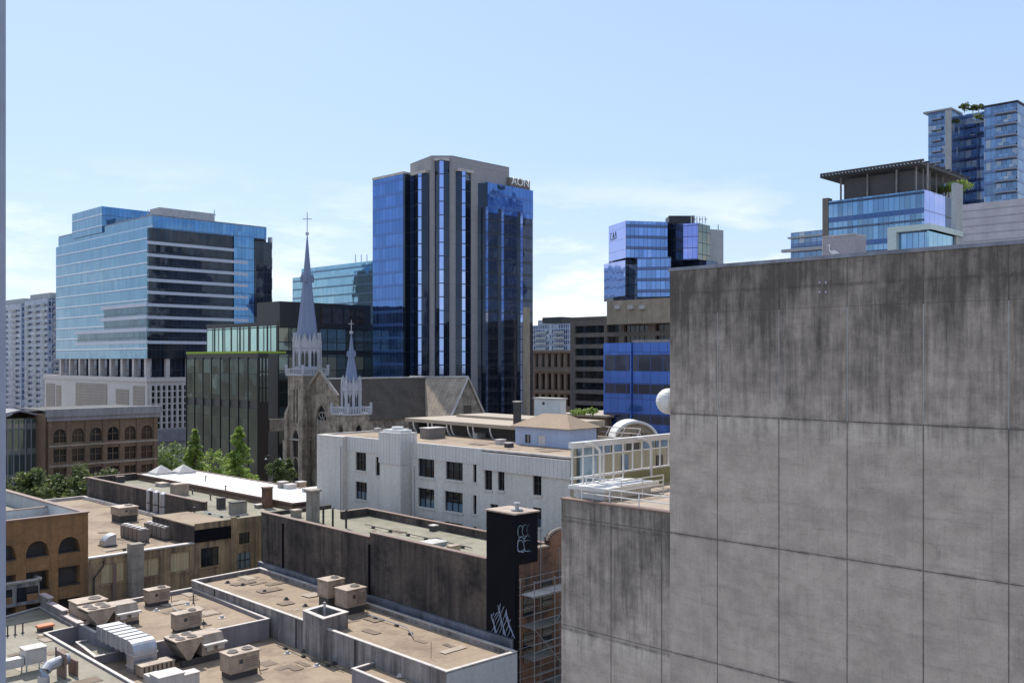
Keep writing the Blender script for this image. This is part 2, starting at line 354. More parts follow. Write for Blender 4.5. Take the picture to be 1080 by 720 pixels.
flat('bark', (.10, .075, .055), .9)
flat('green_roof', (.30, .42, .05), .9)
flat('scaffold_steel', (.24, .235, .23), .6, .3)
flat('scaffold_plank', (.17, .155, .14), .9)
def glasspane(name, col, rough=.08, metal=0., spec=.6):
    t = NT(name); tc = t.n('ShaderNodeTexCoord'); n = t.noise(tc.outputs['Object'], .7, 3, .5)
    t.out(t.mix(t.ramp(n, .4, .65), col, tuple(c * .5 for c in col)), rough, metal, n, .02, .05, spec)
glasspane('pane_dark', (.022, .025, .028)); glasspane('pane_blue', (.16, .24, .32), .1, .2); glasspane('pane_brown', (.05, .04, .035))
glasspane('pane_sky', (.30, .42, .52), .06, .8)
leafmat('leaf_dark', (.06, .09, .028), (.15, .18, .06)); leafmat('leaf_fresh', (.13, .22, .035), (.36, .46, .11)); leafmat('leaf_mid', (.085, .14, .035), (.20, .26, .08))
curtain('glass_post', (.17, .31, .43), 1.6, 4.35, (.07, .10, .18), .06, .22, span=.17, spcol=(.50, .56, .66), vary=.22, metal=.9)
curtain('glass_post_dark', (.035, .05, .07), 1.6, 4.35, (.02, .025, .035), .1, .2, vary=.6, metal=.5, blinds=.0)
curtain('glass_post_blue', (.11, .25, .47), 1.6, 4.35, (.08, .13, .22), .1, .25, vary=.35, metal=.9)
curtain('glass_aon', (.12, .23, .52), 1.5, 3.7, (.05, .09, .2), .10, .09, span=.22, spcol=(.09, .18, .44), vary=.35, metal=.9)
curtain('glass_aon_dark_reflect', (.085, .10, .15), 1.5, 3.7, (.03, .035, .05), .10, .14, span=.25, spcol=(.04, .05, .07), vary=.5, metal=.85)
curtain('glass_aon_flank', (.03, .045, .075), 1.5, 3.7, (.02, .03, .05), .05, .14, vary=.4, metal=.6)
curtain('glass_aon_strip', (.32, .44, .78), 2.2, 3.7, (.05, .07, .14), .05, .3, vary=.15, metal=.9)
curtain('glass_teal', (.30, .50, .62), 1.5, 4.0, (.12, .2, .27), .08, .3, span=.2, spcol=(.16, .25, .36), vary=.2, metal=.85)
curtain('glass_black', (.055, .07, .065), 3.1, 11, (.012, .012, .013), .45, .5, vary=.5, metal=.6, rough=.08)
curtain('glass_black_fine', (.20, .25, .23), 3.2, 4.0, (.012, .012, .013), .3, .25, vary=.4, metal=.7, blinds=.2, bcol=(.3, .27, .18))
curtain('glass_green', (.42, .60, .56), 3.6, 40, (.02, .022, .024), .6, .3, vary=.25, metal=.85)
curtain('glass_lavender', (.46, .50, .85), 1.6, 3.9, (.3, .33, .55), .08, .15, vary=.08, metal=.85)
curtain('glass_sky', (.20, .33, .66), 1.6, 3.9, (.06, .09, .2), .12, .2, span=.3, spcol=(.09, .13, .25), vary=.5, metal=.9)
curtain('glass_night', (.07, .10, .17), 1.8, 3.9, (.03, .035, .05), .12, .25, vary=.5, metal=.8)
curtain('glass_cobalt', (.05, .13, .46), 1.3, 2.0, (.02, .045, .2), .07, .08, vary=.35, metal=.55, rough=.12)
curtain('glass_cobalt_win', (.025, .035, .07), 1.9, 4.0, (.02, .05, .2), .12, .1, vary=.6, metal=.35)
curtain('glass_garden', (.22, .38, .58), .72, 3.6, (.08, .15, .30), .07, .1, span=.2, spcol=(.05, .11, .27), vary=.65, metal=.8)
curtain('glass_condo', (.20, .31, .48), 1.3, 3.0, (.07, .11, .2), .1, .2, span=.3, spcol=(.13, .20, .36), vary=.65, metal=.7, blinds=.18)
curtain('glass_condo_deep', (.16, .25, .46), 1.4, 3.0, (.05, .08, .18), .12, .25, span=.3, spcol=(.05, .08, .2), vary=.6, metal=.7, blinds=.25)
curtain('condo_far', (.14, .20, .31), 1.7, 3.0, (.32, .36, .46), .55, .7, vary=.7, metal=.5, blinds=.15)
curtain('glass_street', (.16, .22, .22), 2.2, 4.0, (.10, .12, .13), .12, .2, span=.25, spcol=(.25, .28, .28), vary=.6, metal=.6)
surf('band_white', (.56, .60, .70), (.50, .54, .64), .1, rough=.4)
surf('frame_pale', (.60, .70, .66), (.54, .64, .60), .3, rough=.4)
curtain('glass_lavender_deep', (.30, .36, .80), 1.6, 3.9, (.12, .15, .4), .1, .3, vary=.3, metal=.85)
curtain('glass_pane_black', (.05, .075, .06), 3.3, 5.5, (.015, .016, .016), .0, .25, vary=.75, metal=.55, rough=.06, wob=.05)
surf('eave_cream', (.42, .35, .265), (.33, .27, .20), .4, stain=.5, scol=(.35, .3, .25), rough=.8)
surf('window_strip_dark', (.06, .05, .045), (.04, .035, .03), .6, rough=.6, seam=[(0, 1.4, .12)])
surf('tan_panel', (.50, .40, .24), (.43, .34, .21), .3, streak=.2, scol=(.2, .16, .1), rough=.8, seam=[(0, 1.5, .05)])
surf('box_grey', (.40, .37, .39), (.36, .33, .35), .8, rough=.7)
surf('coping_pink', (.62, .50, .47), (.54, .43, .41), .6, rough=.7)
surf('hvac_grille', (.28, .24, .21), (.2, .17, .15), .6, streak=.3, rough=.7, seam=[(1, .12, .045)])
surf('pier_grey', (.34, .37, .46), (.29, .32, .41), .3, rough=.8)

surf('roof_patch_dark', (.24, .18, .13), (.17, .13, .095), .5, stain=.5, rough=.95)
surf('roof_patch_pale', (.43, .36, .28), (.36, .30, .23), .5, stain=.3, scol=(.2, .15, .11), rough=.95)
surf('trellis_steel', (.075, .068, .066), (.05, .046, .046), .5, rough=.6)
surf('condo_slab', (.34, .38, .46), (.29, .33, .41), .3, rough=.7)
curtain('glass_post_mid', (.11, .18, .24), 1.6, 4.35, (.05, .07, .10), .1, .2, vary=.5, metal=.8)
# ------------------------------------------------------------------ the setting
m = MB(); m.face([(-4000, -4000, 0), (4000, -4000, 0), (4000, 4000, 0), (-4000, 4000, 0)]); m.build('ground', 'bounce_ground', kind='structure')
O0 = P(93, 80)           # street-grid origin of the middle block: outer corner of the arcaded brick building
def g2(u, v): return O0 + R * u + L * v
m = MB(); m.gbox(O0, -40, 60, 62, 66, .0, .13); m.build('sidewalk', 'sidewalk', kind='structure')

# ------------------------------------------------------------------ board-marked concrete block on the right
def board_concrete():
    t = NT('board_concrete'); tc = t.n('ShaderNodeTexCoord'); uv = tc.outputs['UV']; sx = t.n('ShaderNodeSeparateXYZ'); t.k(uv, sx.inputs[0]); u, v = sx.outputs[0], sx.outputs[1]
    n1 = t.noise(uv, 1.6, 9, .72); base = t.mix(t.ramp(n1, .34, .66), (.60, .515, .435), (.44, .375, .315))
    cb = t.n('ShaderNodeCombineXYZ'); t.k(t.math('FLOOR', t.math('DIVIDE', u, 1.97)), cb.inputs[0]); t.k(t.math('FLOOR', t.math('DIVIDE', v, 3.6)), cb.inputs[1])
    wn = t.n('ShaderNodeTexWhiteNoise', noise_dimensions='2D'); t.k(cb.outputs[0], wn.inputs['Vector'])
    base = t.mix(t.math('MULTIPLY', wn.outputs['Value'], .20), base, (.27, .235, .20))
    # soft smoke-like clouds and the board layers of the formwork
    cl = t.noise(uv, .55, 7, .68); base = t.mix(t.ramp(cl, .46, .68, 0, .42), base, (.225, .19, .165))
    hb = t.noise(uv, 1., 6, .68, (.5, 3.4, 1)); base = t.mix(t.ramp(hb, .52, .72, 0, .38), base, (.22, .19, .165))
    hl = t.noise(uv, 1., 6, .7, (.7, 2.6, 1)); base = t.mix(t.ramp(t.math('SUBTRACT', 1., hl), .52, .72, 0, .3), base, (.72, .63, .54))
    fr = t.math('FRACT', t.math('DIVIDE', v, .6)); base = t.mix(t.math('MULTIPLY', t.math('LESS_THAN', fr, .025), t.ramp(n1, .45, .6, 0, .3)), base, (.12, .10, .09))
    lt = t.noise(uv, 1., 6, .65, (3.5, .35, 1)); base = t.mix(t.ramp(lt, .56, .76, 0, .3), base, (.72, .63, .54))
    # pale lime run-off just under the first pour joint
    jl = t.math('MULTIPLY', t.ramp(v, -5.0, -4.32, 0, 1), t.math('LESS_THAN', v, -4.3)); base = t.mix(t.math('MULTIPLY', jl, t.ramp(t.noise(uv, 1., 4, .6, (5, .3, 1)), .42, .62, .05, .55)), base, (.78, .70, .61))
    # rain streaks: dense in the top pour, only scattered drips lower down
    st = t.noise(uv, 1., 9, .76, (6.5, .30, 1)); st2 = t.noise(uv, 1., 8, .72, (2.2, .42, 1)); big = t.noise(uv, .40, 6, .66)
    h = t.ramp(v, -6.2, -.1, 0, 1.)                       # v = height relative to the top edge of its own block
    hj = t.math('MULTIPLY', t.ramp(v, -5.0, -4.2, 0, .14), 1.)
    tot = t.math('ADD', t.math('ADD', t.math('MULTIPLY', st, .80), hj), t.math('ADD', t.math('MULTIPLY', st2, .62), t.math('ADD', t.math('MULTIPLY', h, .34), t.math('MULTIPLY', big, .85))))
    amt = t.math('MULTIPLY', t.ramp(tot, 1.28, 1.70), .90)
    c = t.mix(amt, base, (.075, .064, .055))
    fn = t.noise(uv, 1., 5, .7, (16, .5, 1)); c = t.mix(t.math('MULTIPLY', t.ramp(fn, .55, .72), t.ramp(v, -5, -1, .22, .60)), c, (.05, .044, .04))
    # grime gathered along the construction joints
    du = t.math('ABSOLUTE', t.math('SUBTRACT', t.math('FRACT', t.math('ADD', t.math('DIVIDE', t.math('SUBTRACT', u, JS0), 1.965), .5)), .5)); gu = t.ramp(du, .022, .004, 0, .38)
    dv = t.math('ABSOLUTE', t.math('SUBTRACT', t.math('FRACT', t.math('ADD', t.math('DIVIDE', t.math('ADD', v, 4.29), 3.6), .5)), .5)); gv = t.ramp(dv, .022, .003, 0, .7)
    gn = t.noise(uv, 2.2, 6, .7); c = t.mix(t.math('MULTIPLY', t.math('MAXIMUM', gu, gv), t.ramp(gn, .38, .62, .1, 1)), c, (.07, .06, .052))
    mark = t.noise(uv, 1., 3, .5, (.5, 9., 1)); c = t.mix(t.ramp(mark, .70, .75, 0, .5), c, (.13, .115, .10))
    spk = t.noise(uv, 17, 3, .6); c = t.mix(t.ramp(spk, .55, .75, 0, .45), c, (.19, .165, .145))
    c = t.mix(1., c, (.86, .87, .875), 'MULTIPLY')
    t.out(c, .9, 0, t.math('ADD', n1, t.math('MULTIPLY', hb, .6)), .35, .02)
WM = Wall(P(707, 29.0), -L); JS0 = WM.s(757)
board_concrete()
s_end = WM.s(1250); topM = HC + 2.69; lowM = HC - 4.64
cb_ = thing('concrete_building', 'tall windowless board-marked concrete block streaked dark with rain stains', 'building', (WM.p.x + 6, WM.p.y - 6, 0))
m = MB()
def panels(m, sA, sB, zb, zt, js, top):
    rows = [zt]
    for z in [HC - 1.60 - 3.6 * k for k in range(0, 9)]:
        if zb < z < zt - .2: rows.append(z)
    if top == topM: rows.append(HC + 1.42); rows.sort(reverse=True)
    rows.append(zb); cols = [sA] + [j for j in js if sA + .2 < j < sB] + [sB]; g = .011
    for a, b in zip(cols, cols[1:]):
        for c, d in zip(rows, rows[1:]):
            A, B, E_, F_ = a + (g if a > sA else 0), b - (g if b < sB else 0), d + ((g if abs(d - HC - 1.42) > .1 else .003) if d > zb else 0), c - ((g if abs(c - HC - 1.42) > .1 else .003) if c < zt else 0)
            p = [WM.at(A, .02), WM.at(B, .02)]; q = [WM.at(A, 0), WM.at(B, 0)]
            m.face([(p[0].x, p[0].y, E_), (p[1].x, p[1].y, E_), (p[1].x, p[1].y, F_), (p[0].x, p[0].y, F_)], [(A, E_ - top), (B, E_ - top), (B, F_ - top), (A, F_ - top)])
            m.face([(q[0].x, q[0].y, E_), (p[0].x, p[0].y, E_), (p[0].x, p[0].y, F_), (q[0].x, q[0].y, F_)], [(A, -9)] * 4)
            m.face([(p[1].x, p[1].y, E_), (q[1].x, q[1].y, E_), (q[1].x, q[1].y, F_), (p[1].x, p[1].y, F_)], [(A, -9)] * 4)
            m.face([(p[0].x, p[0].y, F_), (p[1].x, p[1].y, F_), (q[1].x, q[1].y, F_), (q[0].x, q[0].y, F_)], [(A, -9)] * 4)
            m.face([(q[0].x, q[0].y, E_), (q[1].x, q[1].y, E_), (p[1].x, p[1].y, E_), (p[0].x, p[0].y, E_)], [(A, -9)] * 4)
js = [WM.s(757) + 1.965 * k for k in range(-1, 30)]
sL = WM.s(592.5)
panels(m, 0, s_end, 8, topM, js, topM)
panels(m, sL, 0, 8, lowM, [WM.s(757) + 1.965 * k for k in range(-4, 0)], lowM)
m.build('panel_wall', 'board_concrete', cb_)
for j in js:
    if .3 < j < s_end: m = MB(); m.wbox(WM, j - .010, j + .010, HC - 1.58, HC + 1.40, .002, .017); m.build('joint_sealant', 'render_pale', cb_)
m = MB()
bk = lambda s0, s1, z0, z1, d: m.wbox(WM, s0, s1, z0, z1, -d, -.012)
bk(0, s_end, lowM, topM, 16); bk(sL, s_end, 0, lowM - .02, 14)
m.build('core_wall', 'render_grey', cb_)
m = MB(); m.wbox(WM, -.05, s_end, topM + .001, topM + .10, -.45, .06); m.build('coping', 'flashing', cb_)
m = MB(); m.wbox(WM, sL - .03, -.003, lowM + .002, lowM + .05, -.35, .04); m.build('coping', 'coping_rust', cb_)
# small tie-hole sleeves near the top
m = MB()
for px, py in ((865, 298), (871.5, 298), (865, 308), (871.5, 308)):
    s = WM.s(px); z = WM.z(px, py); m.wbox(WM, s - .025, s + .025, z - .03, z + .03, .018, .035)
m.build('anchor_plate', 'galvanised', cb_)
# terrace on the lower part
tz = lowM - .35
m = MB(); m.wbox(WM, sL + .3, -.01, lowM - .02, lowM + .02, -13.9, -.36); m.build('terrace_floor', 'terrace_floor', cb_)
c0 = WM.at(sL, 0)                                   # outer left corner
WF = Wall(WM.at(sL + .06, -.35), R)                 # fence line runs away to the right
m = MB(); m.wbox(WF, .0, 3.0, lowM + .32, lowM + .44, -.1, 1.5); m.wbox(WF, .2, 2.8, lowM + .03, lowM + .31, 0, 1.3); m.build('platform', 'white_paint', cb_)
m = MB(); m.wbox(WF, 3.0, 13.5, lowM + .02, lowM + .62, -.15, .0); m.build('low_wall', 'moss_wall', cb_)
m = MB(); m.wbox(WM, -2.0, -.3, lowM + .02, lowM + .8, -9.5, -9.3); m.build('stucco_wall', 'terrace_floor', cb_)

fz = lowM + .44
fe = thing('balustrade', 'white steel balustrade with thick top beam and hooped posts on roof terrace', 'railing', (c0.x, c0.y + .5, fz))
zt_ = fz + 1.42
m = MB(); m.wbox(WF, .1, 13.5, zt_ - .2, zt_, -.16, .06); m.build('top_beam', 'white_paint', fe)
m = MB(); m.wbox(WF, .1, 13.5, fz + .16, fz + .24, -.08, .0); m.build('bottom_rail', 'white_paint', fe)
m = MB(); m.wbox(WF, .1, 13.5, zt_ - .52, zt_ - .49, -.06, -.02); m.build('middle_rail', 'white_paint', fe)
for k in range(24):
    m = MB(); m.wbox(WF, .14 + k * .56, .19 + k * .56, fz + .0, zt_ - .2, -.07, -.02); m.build('post', 'white_paint', fe)
for px in (630, 684):
    s = WF.s(px); m = MB(); pts = []
    for k in range(9):
        a = k / 8 * math.pi / 2; q = WF.at(s - .85 + .85 * math.sin(a), .12); pts.append((q.x, q.y, zt_ - .45 + .4 * math.cos(a)))
    q = WF.at(s, .12); pts.append((q.x, q.y, fz - .1)); m.tube(pts, .05, 8); m.build('hoop_post', 'white_paint', fe)
ra = thing('handrail', 'low thin white handrail along the stained edge of the lower concrete wall', 'railing', (c0.x + 2, c0.y - 2, lowM + .05))
for h in (.48, .27):
    m = MB(); a, b = WM.at(sL + .75, -.15), WM.at(-.02, -.15); m.tube([(a.x, a.y, lowM + h), (b.x, b.y, lowM + h)], .02, 6); m.build('rail', 'white_paint', ra)
for k in range(4):
    a = WM.at(sL + .75 + k * 1.17, -.15); m = MB(); m.tube([(a.x, a.y, lowM + .04), (a.x, a.y, lowM + .5)], .022, 6); m.build('post', 'white_paint', ra)
rb = thing('stair_rail', 'white pipe rails around the small steps below the hooped balustrade', 'railing', (c0.x + 1, c0.y + .5, fz))
q0 = WF.at(.6, .3)
for h in (.12, .28, .44):
    m = MB(); A, B, D = WF.at(.55, .0 + .1), WF.at(.55, 1.75), WF.at(2.9, 1.75); A = WF.at(2.9, .2)
    m.tube([(WF.at(.55, .25).x, WF.at(.55, .25).y, fz + h - .2), (B.x, B.y, fz + h - .2), (D.x, D.y, fz + h - .2)], .022, 6); m.build('rail', 'white_paint', rb)
for s_, o_ in ((.55, .25), (.55, 1.75), (1.7, 1.75), (2.9, 1.75)):
    a = WF.at(s_, o_); m = MB(); m.tube([(a.x, a.y, lowM + .02), (a.x, a.y, fz + .26)], .022, 6); m.build('post', 'white_paint', rb)
# white globe on the end of the tall block
gp = P(705.5, 29.6); gz = Z(423, 29.6); gr = .40
gl = thing('globe', 'white glossy globe fixed to the left edge of the tall concrete wall', 'globe', (gp.x, gp.y, gz))
m = MB(); n = 24
for i in range(12):
    for k in range(n):
        def sp(i, k): a = math.pi * i / 12; b = 2 * math.pi * k / n; return (gp.x + gr * math.sin(a) * math.cos(b), gp.y + gr * math.sin(a) * math.sin(b), gz + gr * math.cos(a))
        m.face([sp(i + 1, k), sp(i + 1, k + 1), sp(i, k + 1), sp(i, k)] if 0 < i < 11 else ([sp(1, k), sp(1, k + 1), sp(0, k)] if i == 0 else [sp(11, k + 1), sp(11, k), sp(12, k)]), None, 0, True)
m.build('shell', 'white_paint', gl)
m = MB(); m.tube([(gp.x, gp.y, gz), (gp.x + 1.0, gp.y + .2, gz)], .05, 8); m.build('bracket', 'steel_dark', gl)
# roof structures on the tall block
WZ = Wall(P(1015.5, 35), -L); zz = WZ.z(1016, 216)
m = MB(); m.wbox(WZ, 0, WZ.s(1300), topM, zz, -5, 0); o = m.build('rooftop_plant_room', 'corrugated_grey', label='pale grey ribbed metal plant room on top of the tall concrete wall at right', category='plant room')
WB = Wall(P(867.5, 27.3), -L); zb_ = WB.z(868, 250.5); sb = WB.s(902)
ub = thing('utility_box', 'pale grey box with a white long-necked bird painted on it, on the wall top', 'box', (WB.p.x, WB.p.y, topM))
m = MB(); m.wbox(WB, 0, sb, topM - .01, zb_, -.7, 0); m.build('housing', 'box_grey', ub); 
m = MB(); m.wbox(WB, 0, .03, topM, zb_, 0, .015); m.wbox(WB, 0, sb, zb_ + .001, zb_ + .03, -.72, .02); m.build('trim', 'coping_white', ub)
def emblem(w, s0, z0, sc, strokes, off, mat, name, parent, th=.006):
    m = MB()
    for st in strokes:
        for (x0, y0, w0), (x1, y1, w1) in zip(st, st[1:]):
            dx, dy = x1 - x0, y1 - y0; l = math.hypot(dx, dy) or 1; nx, ny = -dy / l, dx / l
            q = [(x0 + nx * w0, y0 + ny * w0), (x0 - nx * w0, y0 - ny * w0), (x1 - nx * w1, y1 - ny * w1), (x1 + nx * w1, y1 + ny * w1)]
            pts = [w.at(s0 + a * sc, off + th) for a, b in q]
            m.face([(p.x, p.y, z0 + b * sc) for p, (a, b) in zip(pts, q)][::1])
    return m.build(name, mat, parent)
z0b = WB.z(885, 269)
emblem(WB, WB.s(873), z0b, .36, [[(0, .78, .02), (.12, .86, .07), (.22, .80, .06), (.16, .62, .04), (.20, .42, .05), (.34, .26, .12), (.55, .26, .17), (.78, .22, .10), (1.0, .12, .015)], [(.36, .16, .03), (.34, -.02, .015)], [(.5, .14, .03), (.5, -.02, .015)]], .02, 'sign_white', 'bird_emblem', ub)

# ------------------------------------------------------------------ Generic rectangular building from the pixel columns of its near corner and its two ends
class Bld:
    def __init__(s, pxc, dep, pxl, pxr=None, b=None):
        s.c = P(pxc, dep); w = Wall(s.c, -L); s.a = -w.s(pxl); s.wl = Wall(s.c + L * s.a, -L)
        s.wr = Wall(s.c, R); s.b = b if b else s.wr.s(pxr); s.dep = dep
    def foot(s, d=0): return [s.c + (-R - L) * d, s.c + R * s.b + (R - L) * d, s.c + R * s.b + L * s.a + (R + L) * d, s.c + L * s.a + (-R + L) * d]
    def z(s, py): return Z(py, s.dep)
def rooftop(m, poly, z, mt=0): m.face([(p[0], p[1], z) for p in ccw(poly)], None, mt)

# --- tower with banded glass and old stone podium (left)
D = 340; B = Bld(155.3, D, 59, b=60); Bc = Bld(161, D + 1, 62, 281)
wr_end = B.wr.s(283); B.b = wr_end
zt, zb = B.z(240), B.z(378); zc = Bc.z(227.5)
po = thing('office_tower', 'wide blue glass office tower with white floor bands above a pale stone podium', 'building', (B.c.x, B.c.y, 0))
m = MB(); m.wbox(B.wl, 0, B.a, zb, zt, -.4, 0); m.build('west_glazing', 'glass_post', po)
m = MB(); e1 = B.wr.s(246); e2 = B.wr.s(267)
m.wq(B.wr, 0, e1, zb, zt, 0); m.build('recessed_glazing', 'glass_post_dark', po)
m = MB(); m.wbox(B.wr, e1, e2, zb, zt + 2, -.3, .5); m.build('blue_glazing', 'glass_post_blue', po)
m = MB(); m.wbox(B.wr, e2, wr_end + 1.5, zb, B.z(243), -3, .2); m.build('dark_glazing', 'glass_post_dark', po)
for k in range(7):
    zz_ = B.z(250) - k * 8
    a = B.wr.at(wr_end + 1.6, -1); m = MB(); m.wbox(B.wr, wr_end + 1.3, wr_end + 2.0, zz_, zz_ + 4.6, -2.5, -.3); m.build('balcony_panel', 'frame_white', po)
m = MB(); m.prism([B.c, B.c + R * B.b, B.c + R * B.b + L * B.a, B.c + L * B.a], zb, zt - .3); 
m2 = MB(); m2.prism(inset(ccw(B.foot()), .6), zb + .01, zt + .02); m2.build('core', 'steel_dark', po)
m = MB(); m.prism(inset(ccw([Bc.c, Bc.c + R * Bc.b, Bc.c + R * Bc.b + L * Bc.a, Bc.c + L * Bc.a]), 0), zt + .02, zc); m.build('crown', 'glass_post_blue', po)
cr = MB(); cr.wbox(Bc.wl, 0, Bc.a, zt + .02, zc, 0, .15); cr.build('west_crown', 'glass_post', po)
m = MB(); fp = ccw([Bc.c, Bc.c + R * Bc.b, Bc.c + R * Bc.b + L * Bc.a, Bc.c + L * Bc.a]); m.ring(fp, .5, zc, zc + .5); m.build('roof_edge', 'flashing', po)
Bp = Bld(108, D + 30, 76.5, 175); m = MB(); m.prism([Bp.c, Bp.c + R * Bp.b, Bp.c + R * Bp.b + L * Bp.a, Bp.c + L * Bp.a], zc - 2, Bp.z(217.5)); m.build('penthouse', 'glass_post_blue', po)
m = MB(); m.wbox(Bp.wl, 0, Bp.a, zc - 2, Bp.z(217.4), 0, .2); m.build('penthouse_glazing', 'glass_post', po)
m = MB(); q = Wall(P(168, D + 22), R); m.wbox(q, 0, q.s(226), zc + .3, Z(222, D + 30), -8, 0); m.build('plant_screen', 'coping_white', po)
for px, h in ((176, 3.4), (181, 2.4), (186, 4.2), (150, 3.5), (156, 5.), (163, 4.2), (214, 2.5), (226, 5.)):
    q = P(px, D + 20); m = MB(); m.tube([(q.x, q.y, zc), (q.x, q.y, zc + h)], .18, 5); m.box(q.x - .5, q.x + .5, q.y - .2, q.y + .2, zc + h * .6, zc + h * .62 + .3); m.build('antenna', 'galvanised', po)
fl = 4.42; zband = B.z(257.3)
for k in range(9):
    z1 = zband - k * fl; m = MB(); m.wbox(B.wr, .0, e1 + (6 if 0 < k < 7 else 0), z1, z1 + 1.1, 0.01, .6); m.build('floor_band', 'window_wall_frame' if False else 'band_white', po)
for k in range(3):
    z1 = zband - (8 - k) * fl + 1.36; m = MB(); m.wbox(B.wl, B.wl.s((82, 110, 110)[k]), B.a, z1, z1 + fl - 1.4, .01, .1); m.build('mid_dark_glazing', 'glass_post_mid', po)  # darker glass panels between the lower floor bands
for k in range(4):
    z1 = zband - (8 - k) * fl; a0 = B.wl.s((80, 80, 108, 108)[k]); m = MB(); m.wbox(B.wl, a0, B.a + .7, z1, z1 + 1.3, .01, .7); m.build('floor_band', 'band_white', po)
# recess with columns, then podium
zp = B.z(398.5)
m = MB(); m.prism(inset(ccw(B.foot()), 3), zp, zb); m.build('recess_glazing', 'glass_night', po)
for k in range(9):
    s = 3 + k * (B.a - 6) / 8; m = MB(); m.wbox(B.wl, s - .8, s + .8, zp, zb, -2.2, -.6); m.build('column', 'podium_stone', po)
for k in range(6):
    s = 8 + k * 8.; m = MB(); m.wbox(B.wr, s - .7, s + .7, zp, zb, -2.2, -.6); m.build('column', 'podium_stone', po)
Bq = Bld(155.3, D - 3, 47, 240); zq = Z(399.5, D - 3)
m = MB(); m.prism([Bq.c, Bq.c + R * Bq.b, Bq.c + R * Bq.b + L * Bq.a, Bq.c + L * Bq.a], 0, zq)
m.build('podium', 'podium_stone', po)
m = MB(); m.ring(ccw(Bq.foot(.4)), 1.2, zq - 1.0, zq + .5); m.build('podium_cornice', 'podium_stone', po)
for p0, p1, y0, y1 in ((49, 58, 404, 431), (59.5, 64.5, 406, 431), (80, 113, 403.5, 431), (122.5, 136, 410, 431), (140.5, 152.5, 406.5, 432)):
    m = MB(); a, b = Bq.wl.s(p0), Bq.wl.s(p1); m.wbox(Bq.wl, a, b, Bq.wl.z(p0, y1), Bq.wl.z(p0, y0), 0.02, .15); m.build('grille_panel', 'podium_grille', po)
a, b = Bq.wr.s(158.5), Bq.wr.s(198); z0_, z1_ = Bq.z(453), Bq.z(406)
cols, rows = 7, 7
for i in range(cols):
    m = MB(); aa = a + (b - a) * i / cols; bb = a + (b - a) * (i + 1) / cols
    for j in range(rows):
        za = z0_ + (z1_ - z0_) * j / rows; zb2 = z0_ + (z1_ - z0_) * (j + 1) / rows
        m.wbox(Bq.wr, aa + .55, bb - .55, za + .28, zb2 - .28, .02, .07)
    m.build('window', 'pane_dark', po)
for i in range(cols + 1):
    aa = a + (b - a) * i / cols; m = MB(); m.wbox(Bq.wr, aa - .3, aa + .3, z0_, z1_, .0, .5); m.build('mullion', 'podium_stone', po)
m = MB(); m.wbox(Bq.wr, a, b, Bq.z(466), z0_ - .3, .1, 3); m.build('entrance_canopy', 'render_purple', po)

# --- far residential towers on the left
def condo(label, pxc, dep, pxl, b, ytop, mat, extra=None, group='far residential towers'):
    Bx = Bld(pxc, dep, pxl, b=b); z = Bx.z(ytop); o = thing('residential_tower', label, 'building', (Bx.c.x, Bx.c.y, 0), group)
    m = MB(); m.prism([Bx.c, Bx.c + R * Bx.b, Bx.c + R * Bx.b + L * Bx.a, Bx.c + L * Bx.a], 0, z); m.build('facade', mat, o)
    m = MB(); m.prism(inset(ccw(Bx.foot()), 2), z, z + 3); m.build('roof_plant_room', 'render_pale', o)
    nfl = int(min(z - 5, 62) / 3)
    if extra:
        for wl, ln in ((Bx.wl, Bx.a), (Bx.wr, Bx.b)):
            for s0, s1 in extra:
                s0, s1 = s0 * ln, s1 * ln
                m = MB()
                for k in range(int(z / 3)): m.wbox(wl, s0, s1, 3 * k + 1.0, 3 * k + 2.0, .9, 1.1); m.wbox(wl, s0, s1, 3 * k + .85, 3 * k + 1.0, 0, 1.1)
                m.build('balconies', 'render_pale', o)
    return o, Bx, z
condo('pale residential tower at the left edge, partly hidden behind the grey-blue wall', 22, 520, 0, 20, 320, 'condo_far', [(.1, .3), (.6, .85)])
condo('taller pale residential tower directly left of the wide banded glass tower', 50, 470, 26, 30, 314.5, 'condo_far', [(.08, .25), (.45, .6), (.8, .95)])

# --- teal glass tower behind the dark tower
Bt = Bld(420, 400, 308.5, b=40); tt = thing('glass_tower', 'low pale teal glass block showing between the church spire and the dark tower', 'building', (Bt.c.x, Bt.c.y, 0))
zt2 = Bt.wl.z(309, 293); m = MB(); m.prism([Bt.c, Bt.c + R * Bt.b, Bt.c + R * Bt.b + L * Bt.a, Bt.c + L * Bt.a], 0, zt2); m.build('body', 'glass_teal', tt)
m = MB(); m.prism(inset(ccw(Bt.foot()), 3.0), zt2, zt2 + 4.2); m.build('top_storey', 'glass_teal', tt)
for px in (375, 381, 387): 
    q = P(px, 430); m = MB(); m.tube([(q.x, q.y, zt2 + 4), (q.x, q.y, zt2 + 8.2)], .2, 5); m.build('antenna', 'galvanised', tt)
# --- dark ribbed tower in the centre
D = 262
ao = thing('ribbed_tower', 'tall dark blue glass tower with grey concrete ribs and AON letters near its top', 'building', (P(466, D).x, D, 0))
